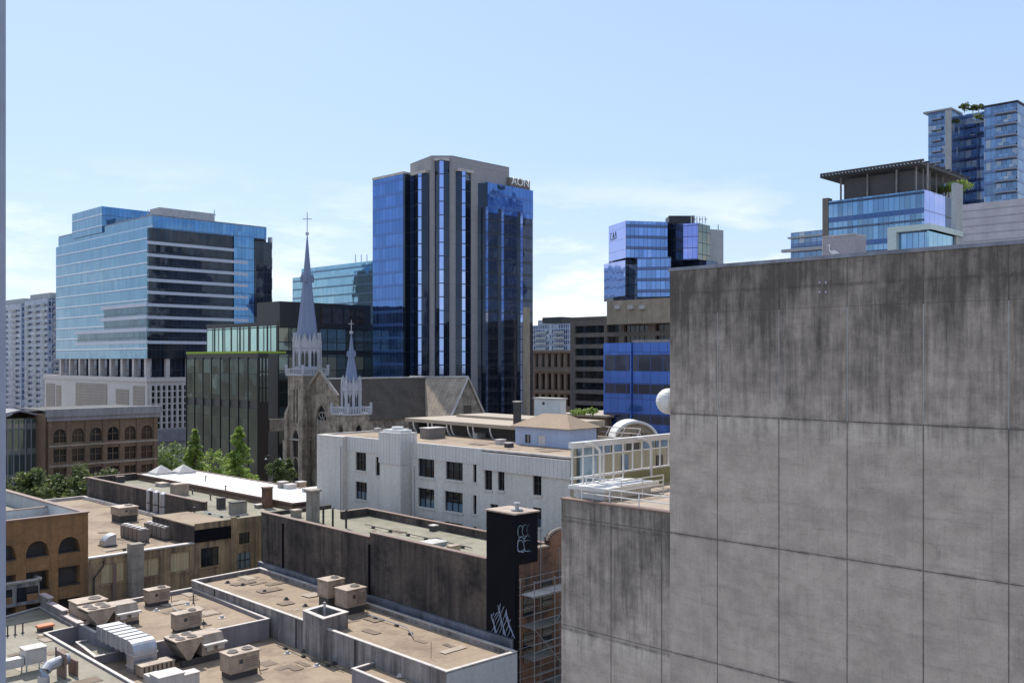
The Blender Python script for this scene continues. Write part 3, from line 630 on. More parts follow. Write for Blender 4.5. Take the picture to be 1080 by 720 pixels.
# core: left plane through px 419..455, chamfer 455..477, right plane 477..537
cL, cR = P(455, D), P(477, D); WLc = Wall(cL, -L); sl = -WLc.s(424); WL_ = Wall(cL + L * sl, -L)
WR_ = Wall(cR, R); sr = WR_.s(537); zt = Z(165.5, D)
WC_ = Wall(cL, (cR - cL))
lc, rc_ = cL + L * sl, cR + R * sr
m = MB(); m.prism([cL, cR, rc_, rc_ + L * (sl + 5), lc + R * 3 + L * 0], 0, zt)
m.build('core', 'concrete_rib', ao)
m = MB(); m.ring(ccw([cL, cR, rc_, rc_ + L * (sl + 5), lc + R * 3]), .5, zt, zt + .35); m.build('roof_edge', 'cornice_grey', ao)
def bay(w, s0, s1, z1, proj, strip, mat='glass_aon_flank'):
    c = (s0 + s1) / 2; h = strip / 2
    md = w.at(c, .3) + Vector((0, -proj)); h = strip / 2; pl = [w.at(s0, .05), md - Vector((h, 0)), md + Vector((h, 0)), w.at(s1, .05)]
    m = MB()
    for i in (0, 2):
        a, b = pl[i], pl[i + 1]; l = (b - a).length; m.face([(a.x, a.y, 0), (b.x, b.y, 0), (b.x, b.y, z1), (a.x, a.y, z1)], [(0, 0), (l, 0), (l, z1), (0, z1)])
    m.face([(p.x, p.y, z1) for p in pl]); f = m.build('bay', mat, ao)
    m = MB(); a, b = pl[1] - Vector((0, .02)), pl[2] - Vector((0, .02)); m.face([(a.x, a.y, 0), (b.x, b.y, 0), (b.x, b.y, z1 + .02), (a.x, a.y, z1 + .02)], [(0.1, 0), (strip + .1, 0), (strip + .1, z1), (0.1, z1)])
    m.build('strip_glazing', 'glass_aon_strip', f)
    m = MB(); m.wbox(w, s0, s1, z1, z1 + .8, 0, proj * .8); m.build('bay_cap', 'coping_white', f)
def zAt(py): return Z(py, D)
bay(WL_, WL_.s(436.5), WL_.s(452), zAt(182), 1.5, .9)
bay(WC_, WC_.s(458.5), WC_.s(474), zAt(170.5), 1.7, 1.1)
bay(WR_, WR_.s(480.5), WR_.s(496.5), zAt(180), 1.5, .9)
# left wing: px 393..429 slightly proud; right wing 503..562
WW = Wall(WL_.at(WL_.s(430.5), 1.8), -L); s393 = WW.s(393)
lw0 = WW.at(s393)
m = MB(); WWL = Wall(lw0, -L); ln = -s393; zl = WWL.z(393, 190.5)
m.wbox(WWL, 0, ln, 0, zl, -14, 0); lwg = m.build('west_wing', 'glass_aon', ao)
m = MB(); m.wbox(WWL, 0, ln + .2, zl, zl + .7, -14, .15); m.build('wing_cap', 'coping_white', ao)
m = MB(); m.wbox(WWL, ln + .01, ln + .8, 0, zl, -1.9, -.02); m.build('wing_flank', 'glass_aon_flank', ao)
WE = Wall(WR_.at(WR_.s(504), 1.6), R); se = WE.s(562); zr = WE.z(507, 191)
m = MB(); m.wbox(WE, 2.2, se, 0, zr - 8.5, -12, 0); m.build('east_wing', 'glass_aon_dark_reflect', ao)  # dark tint paints in the reflection of a building to the right
m = MB(); m.wbox(WE, 2.2, se, zr - 8.48, zr, -12, .1); m.build('east_wing_top', 'glass_aon', ao)  # plain blue glass above the painted reflection
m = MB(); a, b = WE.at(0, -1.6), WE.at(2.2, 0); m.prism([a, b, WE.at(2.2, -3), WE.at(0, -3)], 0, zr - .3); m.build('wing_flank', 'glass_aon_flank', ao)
for px in (511.5, 528, 548):
    s = WE.s(px); m = MB(); p = [WE.at(s - 1.0, .0), WE.at(s - .45, .8), WE.at(s + .45, .8), WE.at(s + 1.0, .0)]
    for i in range(3): m.face([(p[i].x, p[i].y, 0), (p[i + 1].x, p[i + 1].y, 0), (p[i + 1].x, p[i + 1].y, zr - 7), (p[i].x, p[i].y, zr - 7)], [(0.1, 0), (.9, 0), (.9, zr - 7), (.1, zr - 7)], 0 if i == 1 else 1)
    m.face([(q.x, q.y, zr - 7) for q in p]); m.build('fin', ['glass_aon_strip', 'glass_aon_flank'], ao)
m = MB(); m.wbox(WE, WE.s(538.5), WE.s(560), zr + .02, WE.z(545, 188), -10, -.4); sgnw = m.build('sign_parapet', 'brown_concrete', ao)
def letters(txt, w, s, z, h, off, mat, name, parent, sx=1.0, depth=.06):
    cu = bpy.data.curves.new('lettering', 'FONT'); cu.body = txt; cu.size = h * 1.42; cu.extrude = depth; cu.align_x = 'LEFT'
    ob = bpy.data.objects.new('lettering_source', cu); C.objects.link(ob); bpy.context.view_layer.update()
    me = bpy.data.meshes.new_from_object(ob); bpy.data.objects.remove(ob); bpy.data.curves.remove(cu)
    o3 = ORG[parent.name]
    for v in me.vertices:
        q = w.at(s + v.co.x * sx, off + depth + v.co.z); v.co = Vector((q.x - o3.x, q.y - o3.y, z + v.co.y - o3.z))
    me.materials.clear(); me.materials.append(M[mat]); o = bpy.data.objects.new(name, me); C.objects.link(o); o.parent = parent; return o
letters('AON', WE, WE.s(540.0), WE.z(541, 194.3), 2.15, -.4, 'sign_white', 'sign_lettering', ao, 1.1, .12)
m = MB(); wq_ = Wall(P(556, D - 12), R); m.wbox(wq_, 0, 1.1, 0, Z(324, D - 12), -1.5, 0); m.build('service_shaft', 'tan_concrete', ao)

# --- black glass building with green roof behind the church
D = 262
bg_ = thing('black_glass_building', 'black framed glass building with a bright green roof edge behind the church', 'building', (P(295, D).x, D, 0))
Bw = Bld(295, D, 271, 391); zt = Bw.z(317.5); z1 = Bw.z(333)
Bx = Bld(293, D + .5, 218, 430); z2 = Bx.z(341); z3 = Bx.z(372)
m = MB(); m.prism(ccw(Bw.foot()), z2 - 1, zt); m.build('penthouse', 'frame_black', bg_)
for i in range(4):
    s0 = Bw.wr.s(338) + i * (Bw.wr.s(387) - Bw.wr.s(338)) / 4; s1 = s0 + (Bw.wr.s(387) - Bw.wr.s(338)) / 4 - .7
    m = MB(); m.wbox(Bw.wr, s0, s1, z2 + .3, zt - 1.2, .02, .1); m.build('louvre_panel', 'pane_brown', bg_)
m = MB(); m.prism(ccw(Bx.foot()), 0, z2 + .6); m.build('body', 'frame_black', bg_)
n = 8
for i in range(n):
    a = Bx.wl.s(218.5) + i * (Bx.a - Bx.wl.s(218.5)) / n; b = a + (Bx.a) / n - 1.0; m = MB(); m.wbox(Bx.wl, a + .3, b + .3, z3, z2 - .6, .02, .12); m.build('pane', 'glass_green', bg_)
for j, (ya, yb, mt) in enumerate(((345, 369, 'glass_black_fine'), (374, 400, 'glass_black_fine'), (402, 428, 'glass_black'), (430, 470, 'glass_black_fine'))):
    m = MB(); m.wbox(Bx.wr, .3, Bx.b - .5, Bx.z(yb), Bx.z(ya), .02, .15); m.build('glazing_band', mt, bg_)
Bg = Bld(272.5, 236, 197, 283); zg = Bg.z(372.5)
m = MB(); m.prism(ccw(Bg.foot()), 0, zg); m.build('green_roof_block', 'frame_black', bg_)
m = MB(); m.wbox(Bg.wl, .2, Bg.a - .2, zg + .02, zg + .55, -8, .3); m.build('green_roof', 'green_roof', bg_)
zc = Bg.z(428)
for i in range(8):
    a = .3 + i * (Bg.a - .3) / 8; b = a + Bg.a / 8 - .35
    m = MB(); m.wbox(Bg.wl, a, b, zc + 1.2, zg - 1.4, .02, .15); m.build('pane', 'glass_pane_black', bg_)
    m = MB(); m.wbox(Bg.wl, a, b, 1, zc - .8, -.2 + .25, .12); m.build('pane', 'glass_pane_black', bg_)
for i in range(9):
    a = .0 + i * (Bg.a - .2) / 8; m = MB(); m.wbox(Bg.wl, a, a + .2, 0, zg - 1, .05, .3); m.build('fin', 'frame_black', bg_)
for i in range(3):
    a = .4 + i * Bg.b / 3; m = MB(); m.wbox(Bg.wr, a, a + Bg.b / 3 - .6, zc + 1, zg - 1.2, .02, .15); m.build('side_pane', 'glass_black_fine', bg_)
m = MB(); q = Wall(P(284, 240), R); m.wbox(q, 0, q.s(322), Z(455, 240), Z(442, 240), -.6, 0); m.build('link_bridge', 'chimney_concrete', bg_)
for px in (305, 318): q = P(px, 240); m = MB(); m.tube([(q.x, q.y, 0), (q.x, q.y, Z(455, 240))], .45, 8); m.build('column', 'chimney_concrete', bg_)

# --- church
ch = thing('church', 'grey stone church with two pale blue metal spires and slate nave roof', 'church', (P(322, 226).x, 226, 0))
tcn = P(324, 225.5); hw = 4.0
def sq(c, h, rot=0): return [c + (R * math.cos(a) + L * math.sin(a)) * h * math.sqrt(2) for a in [math.pi / 4 + i * math.pi / 2 for i in range(4)]]
def octa(c, r, off=0): return [c + (R * math.cos(a) + L * math.sin(a)) * r for a in [math.pi / 8 + off + i * math.pi / 4 for i in range(8)]]
def tower(c, hw, dep, zpar, zbel, zeave, ztip, rb, cross, nm, lancets=True):
    zb = 0
    wl = Wall(c + L * hw - R * hw, -L); wr = Wall(c - L * hw - R * hw, R)
    m = MB(); t = part_tower = None
    zl = zpar - 3.0; hs = []
    W2 = 2 * hw
    holesL = [(W2 * .36, W2 * .45, zpar - 11, zpar - 3), (W2 * .56, W2 * .65, zpar - 11, zpar - 3), (W2 * .30, W2 * .70, zpar - 20, zpar - 12.5), (W2 * .32, W2 * .66, 1, 8.5)] if lancets else [(W2 * .35, W2 * .65, zpar - 7, zpar - 2)]
    for w in (wl, wr):
        m.holed(w, 0, W2, 0, zpar, holesL, .5)
        for h in holesL: m.arch(w, h[0], h[1], h[3] - (h[1] - h[0]) * .9, h[3], 0, .5, 0, True)
    back = sq(c, hw); m.face([(p.x, p.y, zpar) for p in ccw(back)])
    for i in (0, 1):
        p, q = (c + R * hw - L * hw, c + R * hw + L * hw) if i == 0 else (c + R * hw + L * hw, c - R * hw + L * hw)
        m.face([(p.x, p.y, 0), (q.x, q.y, 0), (q.x, q.y, zpar), (p.x, p.y, zpar)])
    tw = m.build(nm, 'stone', ch)
    for w in (wl, wr):
        for h in holesL:
            k = MB(); k.wq(w, h[0], h[1], h[2], h[3], -.45); k.wbox(w, (h[0] + h[1]) / 2 - .08, (h[0] + h[1]) / 2 + .08, h[2], h[3] - .3, -.44, -.2); k.build('window', 'pane_dark', tw)
    for sx, sy in ((-1, -1), (1, -1), (-1, 1)):
        k = MB(); cc = c + R * sx * hw + L * sy * hw; k.prism(sq(cc, hw * .2), 0, zpar - 9); k.hull([(p.x, p.y, zpar - 9) for p in ccw(sq(cc, hw * .2))], [(p.x, p.y, zpar - 6.5) for p in ccw(sq(cc + (-R * sx - L * sy) * hw * .1, hw * .06))]); k.prism(sq(cc, hw * .27), 0, zpar * .45); k.build('buttress', 'stone', tw)
    k = MB(); k.ring(ccw(sq(c, hw * 1.01)), .3, zpar * .45 + 0, zpar * .45 + .5); k.ring(ccw(sq(c, hw * 1.05)), .5, zpar * .45 + .01, zpar * .45 + .4); k.build('string_course', 'stone_trim', tw)
    # balustrade
    k = MB(); k.prism(sq(c, hw * 1.12), zpar, zpar + .4); k.ring(ccw(sq(c, hw * 1.12)), .2, zpar + 1.5, zpar + 1.7)
    nb = 9
    pl = ccw(sq(c, hw * 1.085))
    for i in range(4):
        a, b = pl[i], pl[(i + 1) % 4]
        for j in range(nb):
            q = a + (b - a) * j / nb; r = .11 if j % nb else .26; k.box(q.x - r, q.x + r, q.y - r, q.y + r, zpar + .402, zpar + 1.498 if j % nb else zpar + 2.6)
    k.build('balustrade', 'white_wood', tw)
    # belfry
    oc = ccw(octa(c, rb)); bf = MB(); bf.prism(oc, zpar + .5, zeave); bo = bf.build('belfry', 'white_wood', ch)
    for i in range(8):
        a, b = oc[i], oc[(i + 1) % 8]; w = Wall(a, b - a); l = (b - a).length; k = MB()
        for f0, f1 in ((.16, .45), (.55, .84)):
            k.wbox(w, l * f0, l * f1, zbel, zeave - 2.2, .01, .05)
            am = (f0 + f1) / 2 * l; A = w.at(l * f0, .05); Bq_ = w.at(l * f1, .05); T = w.at(am, .05); k.face([(A.x, A.y, zeave - 2.2), (Bq_.x, Bq_.y, zeave - 2.2), (T.x, T.y, zeave - 1.2)])
        k.build('louvre', 'pane_dark', bo)
        k = MB(); A, B2, T = w.at(-.1, .25), w.at(l + .1, .25), w.at(l / 2, .25); Tb = w.at(l / 2, -rb * .5)
        k.face([(A.x, A.y, zeave - .6), (B2.x, B2.y, zeave - .6), (T.x, T.y, zeave + rb * .95)])
        k.face([(A.x, A.y, zeave - .6), (T.x, T.y, zeave + rb * .95), (Tb.x, Tb.y, zeave + rb * .75)]); k.face([(T.x, T.y, zeave + rb * .95), (B2.x, B2.y, zeave - .6), (Tb.x, Tb.y, zeave + rb * .75)])
        k.tube([(A.x, A.y, zeave - .6), (T.x, T.y, zeave + rb * .95), (B2.x, B2.y, zeave - .6)], .16, 5)
        k.build('gable', 'white_wood', bo)
        k = MB(); k.cyl(a, .35, zpar + .5, zeave + .6, 6); k.cyl(a, .42, zeave + .6, zeave + 2.8, 6, 0, .02); k.build('pinnacle', 'white_wood', bo)
    # spire
    k = MB(); hgt = ztip - zeave; rings = [(0, rb * .96), (.10, rb * .80), (.5, rb * .40), (1, .06)]
    for (f0, r0), (f1, r1) in zip(rings, rings[1:]):
        A, B2 = ccw(octa(c, r0)), ccw(octa(c, r1))
        for i in range(8):
            j = (i + 1) % 8; k.face([(A[i].x, A[i].y, zeave + hgt * f0), (A[j].x, A[j].y, zeave + hgt * f0), (B2[j].x, B2[j].y, zeave + hgt * f1), (B2[i].x, B2[i].y, zeave + hgt * f1)], [(0, hgt * f0), (r0 * .76, hgt * f0), (r1 * .76, hgt * f1), (0, hgt * f1)])
    so = k.build('spire', 'spire_metal', ch)
    for i in range(8):
        k = MB(); f = .56 if i % 2 == 0 else .0
        if i % 2: continue
        q = octa(c, rb * .42)[i]; q2 = octa(c, rb * .42)[(i + 1) % 8]; mm = (q + q2) / 2; z = zeave + hgt * f; r = rb * .12
        k.box(mm.x - r, mm.x + r, mm.y - r, mm.y + r, z, z + r * 3); k.hull([(mm.x - r * 1.2, mm.y - r * 1.2, z + r * 3), (mm.x + r * 1.2, mm.y - r * 1.2, z + r * 3), (mm.x + r * 1.2, mm.y + r * 1.2, z + r * 3), (mm.x - r * 1.2, mm.y + r * 1.2, z + r * 3)], [(mm.x - .02, mm.y - .02, z + r * 6), (mm.x + .02, mm.y - .02, z + r * 6), (mm.x + .02, mm.y + .02, z + r * 6), (mm.x - .02, mm.y + .02, z + r * 6)]); k.build('dormer', 'spire_metal', so)
    k = MB(); k.tube([(c.x, c.y, ztip - 1), (c.x, c.y, ztip + cross)], .10, 6); k.cyl(c, .4, ztip - .4, ztip + .2, 8)
    zc_ = ztip + cross * .68; k.tube([(c.x - cross * .22, c.y, zc_), (c.x + cross * .22, c.y, zc_)], .09, 6); k.build('cross', 'galvanised', so)
Zt = lambda py: Z(py, 225.5)
tower(tcn, 3.2, 225, Zt(396), Zt(386), Zt(364), Zt(246), 3.05, (246 - 224) * .223, 'main_tower')
tc2 = P(370.5, 209); Zs = lambda py: Z(py, 209)
tower(tc2, 2.8, 209, Zs(437), Zs(428), Zs(409), Zs(350), 1.95, 2.6, 'small_tower', False)
# gable front between the towers
WG = Wall(tcn - L * 1.0 - R * 1.0, -L); lenG = WG.s(355); ap = lenG * .5; zr_ = Z(400, 218); ze = Z(440, 218)
m = MB(); rw = (lenG * .5 - 2.3, lenG * .5 + 2.3, Z(475, 218), Z(427, 218))
m.holed(WG, -1, lenG + 1, 0, ze + 5.0, [rw], .6); m.arch(WG, rw[0], rw[1], rw[3] - 4.2, rw[3], 0, .6, 0, True)
a, b, t_ = WG.at(-1), WG.at(lenG + 1), WG.at(ap); m.face([(a.x, a.y, ze + 5), (b.x, b.y, ze + 5), (t_.x, t_.y, zr_ + 1.8)]); gf = m.build('gable_front', 'stone', ch)
m = MB(); m.wq(WG, rw[0], rw[1], rw[2], rw[3], -.55); wn = m.build('rose_window', 'pane_dark', gf)
m = MB(); cz = rw[3] - 3.7; cxs = (rw[0] + rw[1]) / 2
def ringtube(r, n=20, rr=.16): m.tube([(WG.at(cxs + r * math.cos(2 * math.pi * i / n), -.4).x, WG.at(cxs + r * math.cos(2 * math.pi * i / n), -.4).y, cz + r * math.sin(2 * math.pi * i / n)) for i in range(n + 1)], rr, 5)
ringtube(2.0); ringtube(.7)
for i in range(8):
    a_ = i * math.pi / 4; p, q = WG.at(cxs + .8 * math.cos(a_), -.4), WG.at(cxs + 2.0 * math.cos(a_), -.4); m.tube([(p.x, p.y, cz + .8 * math.sin(a_)), (q.x, q.y, cz + 2.0 * math.sin(a_))], .13, 5)
for f in (-1.5, -.5, .5, 1.5):
    p = WG.at(cxs + f * 1.2, -.4); m.tube([(p.x, p.y, rw[2]), (p.x, p.y, cz - 1.8)], .13, 5)
m.build('tracery', 'stone_trim', wn)
m = MB(); A, B2, T = WG.at(-1, .3), WG.at(lenG + 1, .3), WG.at(ap, .3); m.tube([(A.x, A.y, ze + 5), (T.x, T.y, zr_ + 2.1), (B2.x, B2.y, ze + 5)], .4, 6)
m.tube([(T.x, T.y, zr_ + 2), (T.x, T.y, zr_ + 4)], .2, 5); m.build('gable_coping', 'stone_trim', gf)
# nave roof along R, transept across it
nc = WG.at(ap) ; half = 7.0
def nv(u, v): return nc + R * u + L * v
m = MB(); U = 46
for sgn in (-1, 1):
    e0, e1 = nv(.2, sgn * half), nv(U, sgn * half); r0, r1 = nv(.2, 0), nv(U, 0); pts = [(e0.x, e0.y, zr_ - 9.5), (e1.x, e1.y, zr_ - 9.5), (r1.x, r1.y, zr_), (r0.x, r0.y, zr_)]
    if sgn > 0: pts = [pts[1], pts[0], pts[3], pts[2]]
    m.face(pts, [(0, 0), (U, 0), (U, 13), (0, 13)])
m.build('nave_roof', 'slate', ch)
m = MB(); m.prism([nv(0.3, -half + .6), nv(U, -half + .6), nv(U, half - .6), nv(.3, half - .6)], 0, zr_ - 9.4); m.prism([nv(.3, -half - 5), nv(U - 8, -half - 5), nv(U - 8, -half + .6), nv(.3, -half + .6)], 0, zr_ - 14); m.build('nave_wall', 'stone', ch)
m = MB(); q0, q1 = nv(.2, 0), nv(U, 0); m.tube([(q0.x, q0.y, zr_ + .1), (q1.x, q1.y, zr_ + .1)], .22, 6); m.build('ridge_cap', 'coping_white', ch)
m = MB(); u0, u1 = 25.5, 37.; uc = (u0 + u1) / 2; vt = -half - 9
for (ua, ub) in ((u0, uc), (u1, uc)):
    e0, e1 = nv(ua, vt), nv(ua, 6); r0, r1 = nv(ub, vt), nv(ub, 6)
    pts = [(e1.x, e1.y, zr_ - 9.5), (e0.x, e0.y, zr_ - 9.5), (r0.x, r0.y, zr_ + .1), (r1.x, r1.y, zr_ + .1)]
    if ua > ub: pts = [pts[1], pts[0], pts[3], pts[2]]
    m.face(pts, [(0, 0), (20, 0), (20, 12), (0, 12)])
m.build('transept_roof', 'shingle_brown', ch)
m = MB(); a, b, t_ = nv(u0 + .4, vt + .3), nv(u1 - .4, vt + .3), nv(uc, vt + .3)
m.face([(a.x, a.y, 0), (b.x, b.y, 0), (b.x, b.y, zr_ - 9.5), (t_.x, t_.y, zr_ - .3), (a.x, a.y, zr_ - 9.5)]); m.prism([nv(u0 + .5, vt + .4), nv(u1 - .5, vt + .4), nv(u1 - .5, 5), nv(u0 + .5, 5)], 0, zr_ - 9.5)
tg = m.build('transept_gable', 'stone', ch)
m = MB(); a, b, t_ = nv(u0 - .2, vt), nv(u1 + .2, vt), nv(uc, vt); m.tube([(a.x, a.y, zr_ - 9.7), (t_.x, t_.y, zr_ + .2), (b.x, b.y, zr_ - 9.7)], .3, 6)
q1 = nv(uc, 6); m.tube([(t_.x, t_.y, zr_ + .2), (q1.x, q1.y, zr_ + .2)], .2, 6); m.build('verge', 'coping_white', ch)
wt = Wall(nv(u0, vt + .3), R); m = MB(); m.wbox(wt, 4.6, 7.0, zr_ - 12, zr_ - 6.5, .02, .1); m.build('window', 'pane_dark', tg)

# --- right-hand background
Bs = Bld(706 + 40, 245, 601.5, b=30); zt = Bs.wl.z(601.5, 337)
bs = thing('concrete_office', 'brown concrete office block with rows of dark strip windows', 'building', (Bs.c.x, Bs.c.y, 0))
wl = Bs.wl; cols = [(606, 637), (640, 655), (658, 683), (691, 706), (710, 740)]
rows = [(343.5 + 11.95 * k, 351 + 11.95 * k) for k in range(9)]
s_in = wl.s(601.5); holes = []
d0 = wl.dep(wl.s(620)); Zr = lambda py: Z(py, d0)
for ya, yb in rows:
    for a, b in cols: holes.append((wl.s(a), wl.s(b), Zr(yb), Zr(ya)))
m = MB(); m.holed(wl, 0, Bs.a, 0, zt, holes, .8); m.wq(Bs.wr, 0, Bs.b, 0, zt); a = Bs.foot(); m.face([(p.x, p.y, zt) for p in a])
p, q = Bs.wl.at(0), Bs.wl.at(0) + R * Bs.b; m.face([(q.x, q.y, 0), (p.x, p.y, 0), (p.x, p.y, zt), (q.x, q.y, zt)])
m.build('facade', 'brown_concrete', bs)
for h in holes:
    m = MB(); m.wq(wl, h[0], h[1], h[2], h[3], -.78)
    k = int((h[1] - h[0]) / 1.6)
    for i in range(1, k): x = h[0] + (h[1] - h[0]) * i / k; m.wbox(wl, x - .05, x + .05, h[2], h[3], -.77, -.66, 1)
    m.build('window', [random.choice(['pane_dark', 'pane_dark', 'pane_brown']), 'steel_dark'], bs)
m = MB(); m.wbox(wl, wl.s(687), wl.s(706) + 12, Zr(455), zt - .3, .02, .25); 
m = MB(); m.wbox(wl, -.2, Bs.a, zt, zt + .6, -1, .25); m.build('roof_edge', 'brown_concrete', bs)
Bt2 = Wall(P(640, 262), -L); m = MB(); m.wbox(Bt2, 0, Bt2.s(725), zt - 2, Bt2.z(640, 317.5), -10, 0); m.build('rooftop_storey', 'tan_concrete', bs)
for px in (650, 664, 676): s = Bt2.s(px); m = MB(); m.wbox(Bt2, s, s + 1.6, Bt2.z(px, 326), Bt2.z(px, 322), .02, .9); m.build('vent_hood', 'hvac_white', bs)
# cobalt building
Bq = Bld(720, 118, 636.5, b=14); wl = Bq.wl; zt = wl.z(637, 361.8)
bq = thing('blue_glass_building', 'bright cobalt blue glass building just left of the concrete wall', 'building', (Bq.c.x, Bq.c.y, 0))
m = MB(); m.prism(ccw(Bq.foot()), 0, zt); m.build('facade', 'glass_cobalt', bq)
s1, s2, s3 = wl.s(638.5), wl.s(666), wl.s(707)
dz = lambda px, py: wl.z(px, py)
for k in range(5):
    ya = 374 + 30.5 * k; yb = ya + (17 if k == 0 else 10)
    for i, (a, b) in enumerate(((s1, s2 - .3), (s2 + .3, Bq.a))):
        m = MB(); m.wbox(wl, a, b, dz(650, yb), dz(650, ya), .02, .06); m.build('window_band', 'glass_cobalt_win', bq)
m = MB(); m.wbox(wl, s2 - .12, s2 + .12, 0, zt, .0, .2); m.build('corner_joint', 'glass_cobalt', bq)
m = MB(); m.wbox(wl, s2 + .2, Bq.a, zt, zt + .35, -.5, .1); m.build('roof_edge', 'cornice_grey', bq)
# faceted tower with stacked boxes
vt_ = thing('faceted_tower', 'faceted blue glass tower of stacked boxes with small dark letters at its top', 'building', (P(680, 340).x, 345, 0))
def pr(name, pts, y0, y1, ref, mats, back=25, zb=None):
    poly = [P(a, b) for a, b in pts]; bk = [P(pts[-1][0], pts[-1][1] + back), P(pts[0][0], pts[0][1] + back)]
    m = MB(); zt = Z(y1, ref); z0 = Z(y0, ref) if zb is None else zb
    for i, (a, b) in enumerate(zip(poly, poly[1:])):
        l = (b - a).length; m.face([(a.x, a.y, z0), (b.x, b.y, z0), (b.x, b.y, zt), (a.x, a.y, zt)], [(0, z0), (l, z0), (l, zt), (0, zt)], i)
    n = len(mats); full = poly + bk
    for i in range(len(poly) - 1, len(full)):
        a, b = full[i], full[(i + 1) % len(full)]; m.face([(a.x, a.y, z0), (b.x, b.y, z0), (b.x, b.y, zt), (a.x, a.y, zt)], None, n - 1)
    m.face([(p.x, p.y, zt) for p in ccw(full)], None, n - 1); m.face([(p.x, p.y, z0) for p in ccw(full)[::-1]], None, n - 1); return m.build(name, mats, vt_)
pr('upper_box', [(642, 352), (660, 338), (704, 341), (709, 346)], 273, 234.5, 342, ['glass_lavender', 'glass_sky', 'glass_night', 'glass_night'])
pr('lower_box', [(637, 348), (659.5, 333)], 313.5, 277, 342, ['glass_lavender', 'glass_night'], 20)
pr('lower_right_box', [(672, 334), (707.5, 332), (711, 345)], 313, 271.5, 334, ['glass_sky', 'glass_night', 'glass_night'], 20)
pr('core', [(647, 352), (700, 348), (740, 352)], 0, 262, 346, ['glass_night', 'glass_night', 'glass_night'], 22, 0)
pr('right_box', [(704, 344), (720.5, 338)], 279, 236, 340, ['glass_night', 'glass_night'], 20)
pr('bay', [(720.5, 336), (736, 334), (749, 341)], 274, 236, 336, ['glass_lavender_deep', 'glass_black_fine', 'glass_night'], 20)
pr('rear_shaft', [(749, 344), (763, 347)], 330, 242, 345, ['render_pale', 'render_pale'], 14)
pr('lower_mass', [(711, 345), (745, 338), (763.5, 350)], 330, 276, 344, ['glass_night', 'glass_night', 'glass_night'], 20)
m = MB(); q = Wall(P(705.5, 345), (P(741, 345) - P(705.5, 345))); m.wbox(q, 0, q.s(733), Z(235, 345), Z(227.5, 345), -8, 0); m.build('roof_screen', 'steel_dark', vt_)
for i in range(6):
    m = MB(); a = q.s(728.5) + i * 1.0; m.wbox(q, a, a + .35, Z(236, 345), Z(228.5, 345), .1, .4)
    if i % 2: m.wbox(q, a, a + .9, Z(232, 345), Z(231, 345), .1, .4)
    m.build('white_sign_stroke', 'sign_white', vt_)
q = P(757.5, 350); m = MB(); m.tube([(q.x, q.y, Z(243, 350)), (q.x, q.y, Z(237, 350))], .15, 5); m.build('antenna', 'steel_dark', vt_)
wv = Wall(P(642, 352), P(660, 338) - P(642, 352)); lv = (P(660, 338) - P(642, 352)).length
emblem(wv, lv * .12, Z(251.5, 346), 2.0, [[(0, 0, .09), (0, 1.1, .09)], [(0, 1.1, .09), (.5, 1.1, .09)], [(.9, .1, .09), (1.2, 1.2, .09), (1.5, .1, .09)], [(.9, .5, .08), (1.5, .5, .08)], [(1.9, .2, .09), (2.2, 1.3, .09), (2.5, .2, .09)], [(0, -.1, .08), (2.6, .05, .08)]], .05, 'sign_dark', 'sign_lettering', vt_)
# distant housing and old stone block
o, bx, z = condo('distant grey blue housing block above the old sandstone building', 600, 520, 562, 40, 342, 'condo_far', [(.1, .4), (.6, .9)])
q = Wall(P(572, 505), -L); m = MB(); m.wbox(q, 0, q.s(592), z, z + 3.0, -10, 0); m.build('rooftop_plant', 'steel_dark', o)
Bo = Bld(612, 300, 560, b=20); wl = Bo.wl; zt = wl.z(562, 369.5)
bo_ = thing('stone_building', 'old sandstone building with tall columned windows between the ribbed tower and brown office', 'building', (Bo.c.x, Bo.c.y, 0))
holes = []; Zo = lambda py: Z(py, 305)
for k in range(6): a = wl.s(564.5 + 6.6 * k); holes += [(a, a + 1.35, Zo(387), Zo(373)), (a - .2, a + 1.5, Zo(411), Zo(394)), (a - .2, a + 1.5, Zo(428), Zo(416))]
m = MB(); m.holed(wl, 0, Bo.a, 0, zt, holes, .9); m.face([(p.x, p.y, zt) for p in ccw(Bo.foot())]); m.wq(Bo.wr, 0, Bo.b, 0, zt); m.build('facade', 'sandstone', bo_)
for i, h in enumerate(holes): m = MB(); m.wq(wl, h[0], h[1], h[2], h[3], -.88); m.build('window', 'pane_sky' if i in (0, 3) else 'pane_brown', bo_)
for y, o_ in ((370.5, .8), (390.5, .5), (413, .5)): m = MB(); m.wbox(wl, 0, Bo.a, Zo(y + 1.2), Zo(y - .9), 0.01, o_); m.build('cornice', 'sandstone', bo_)

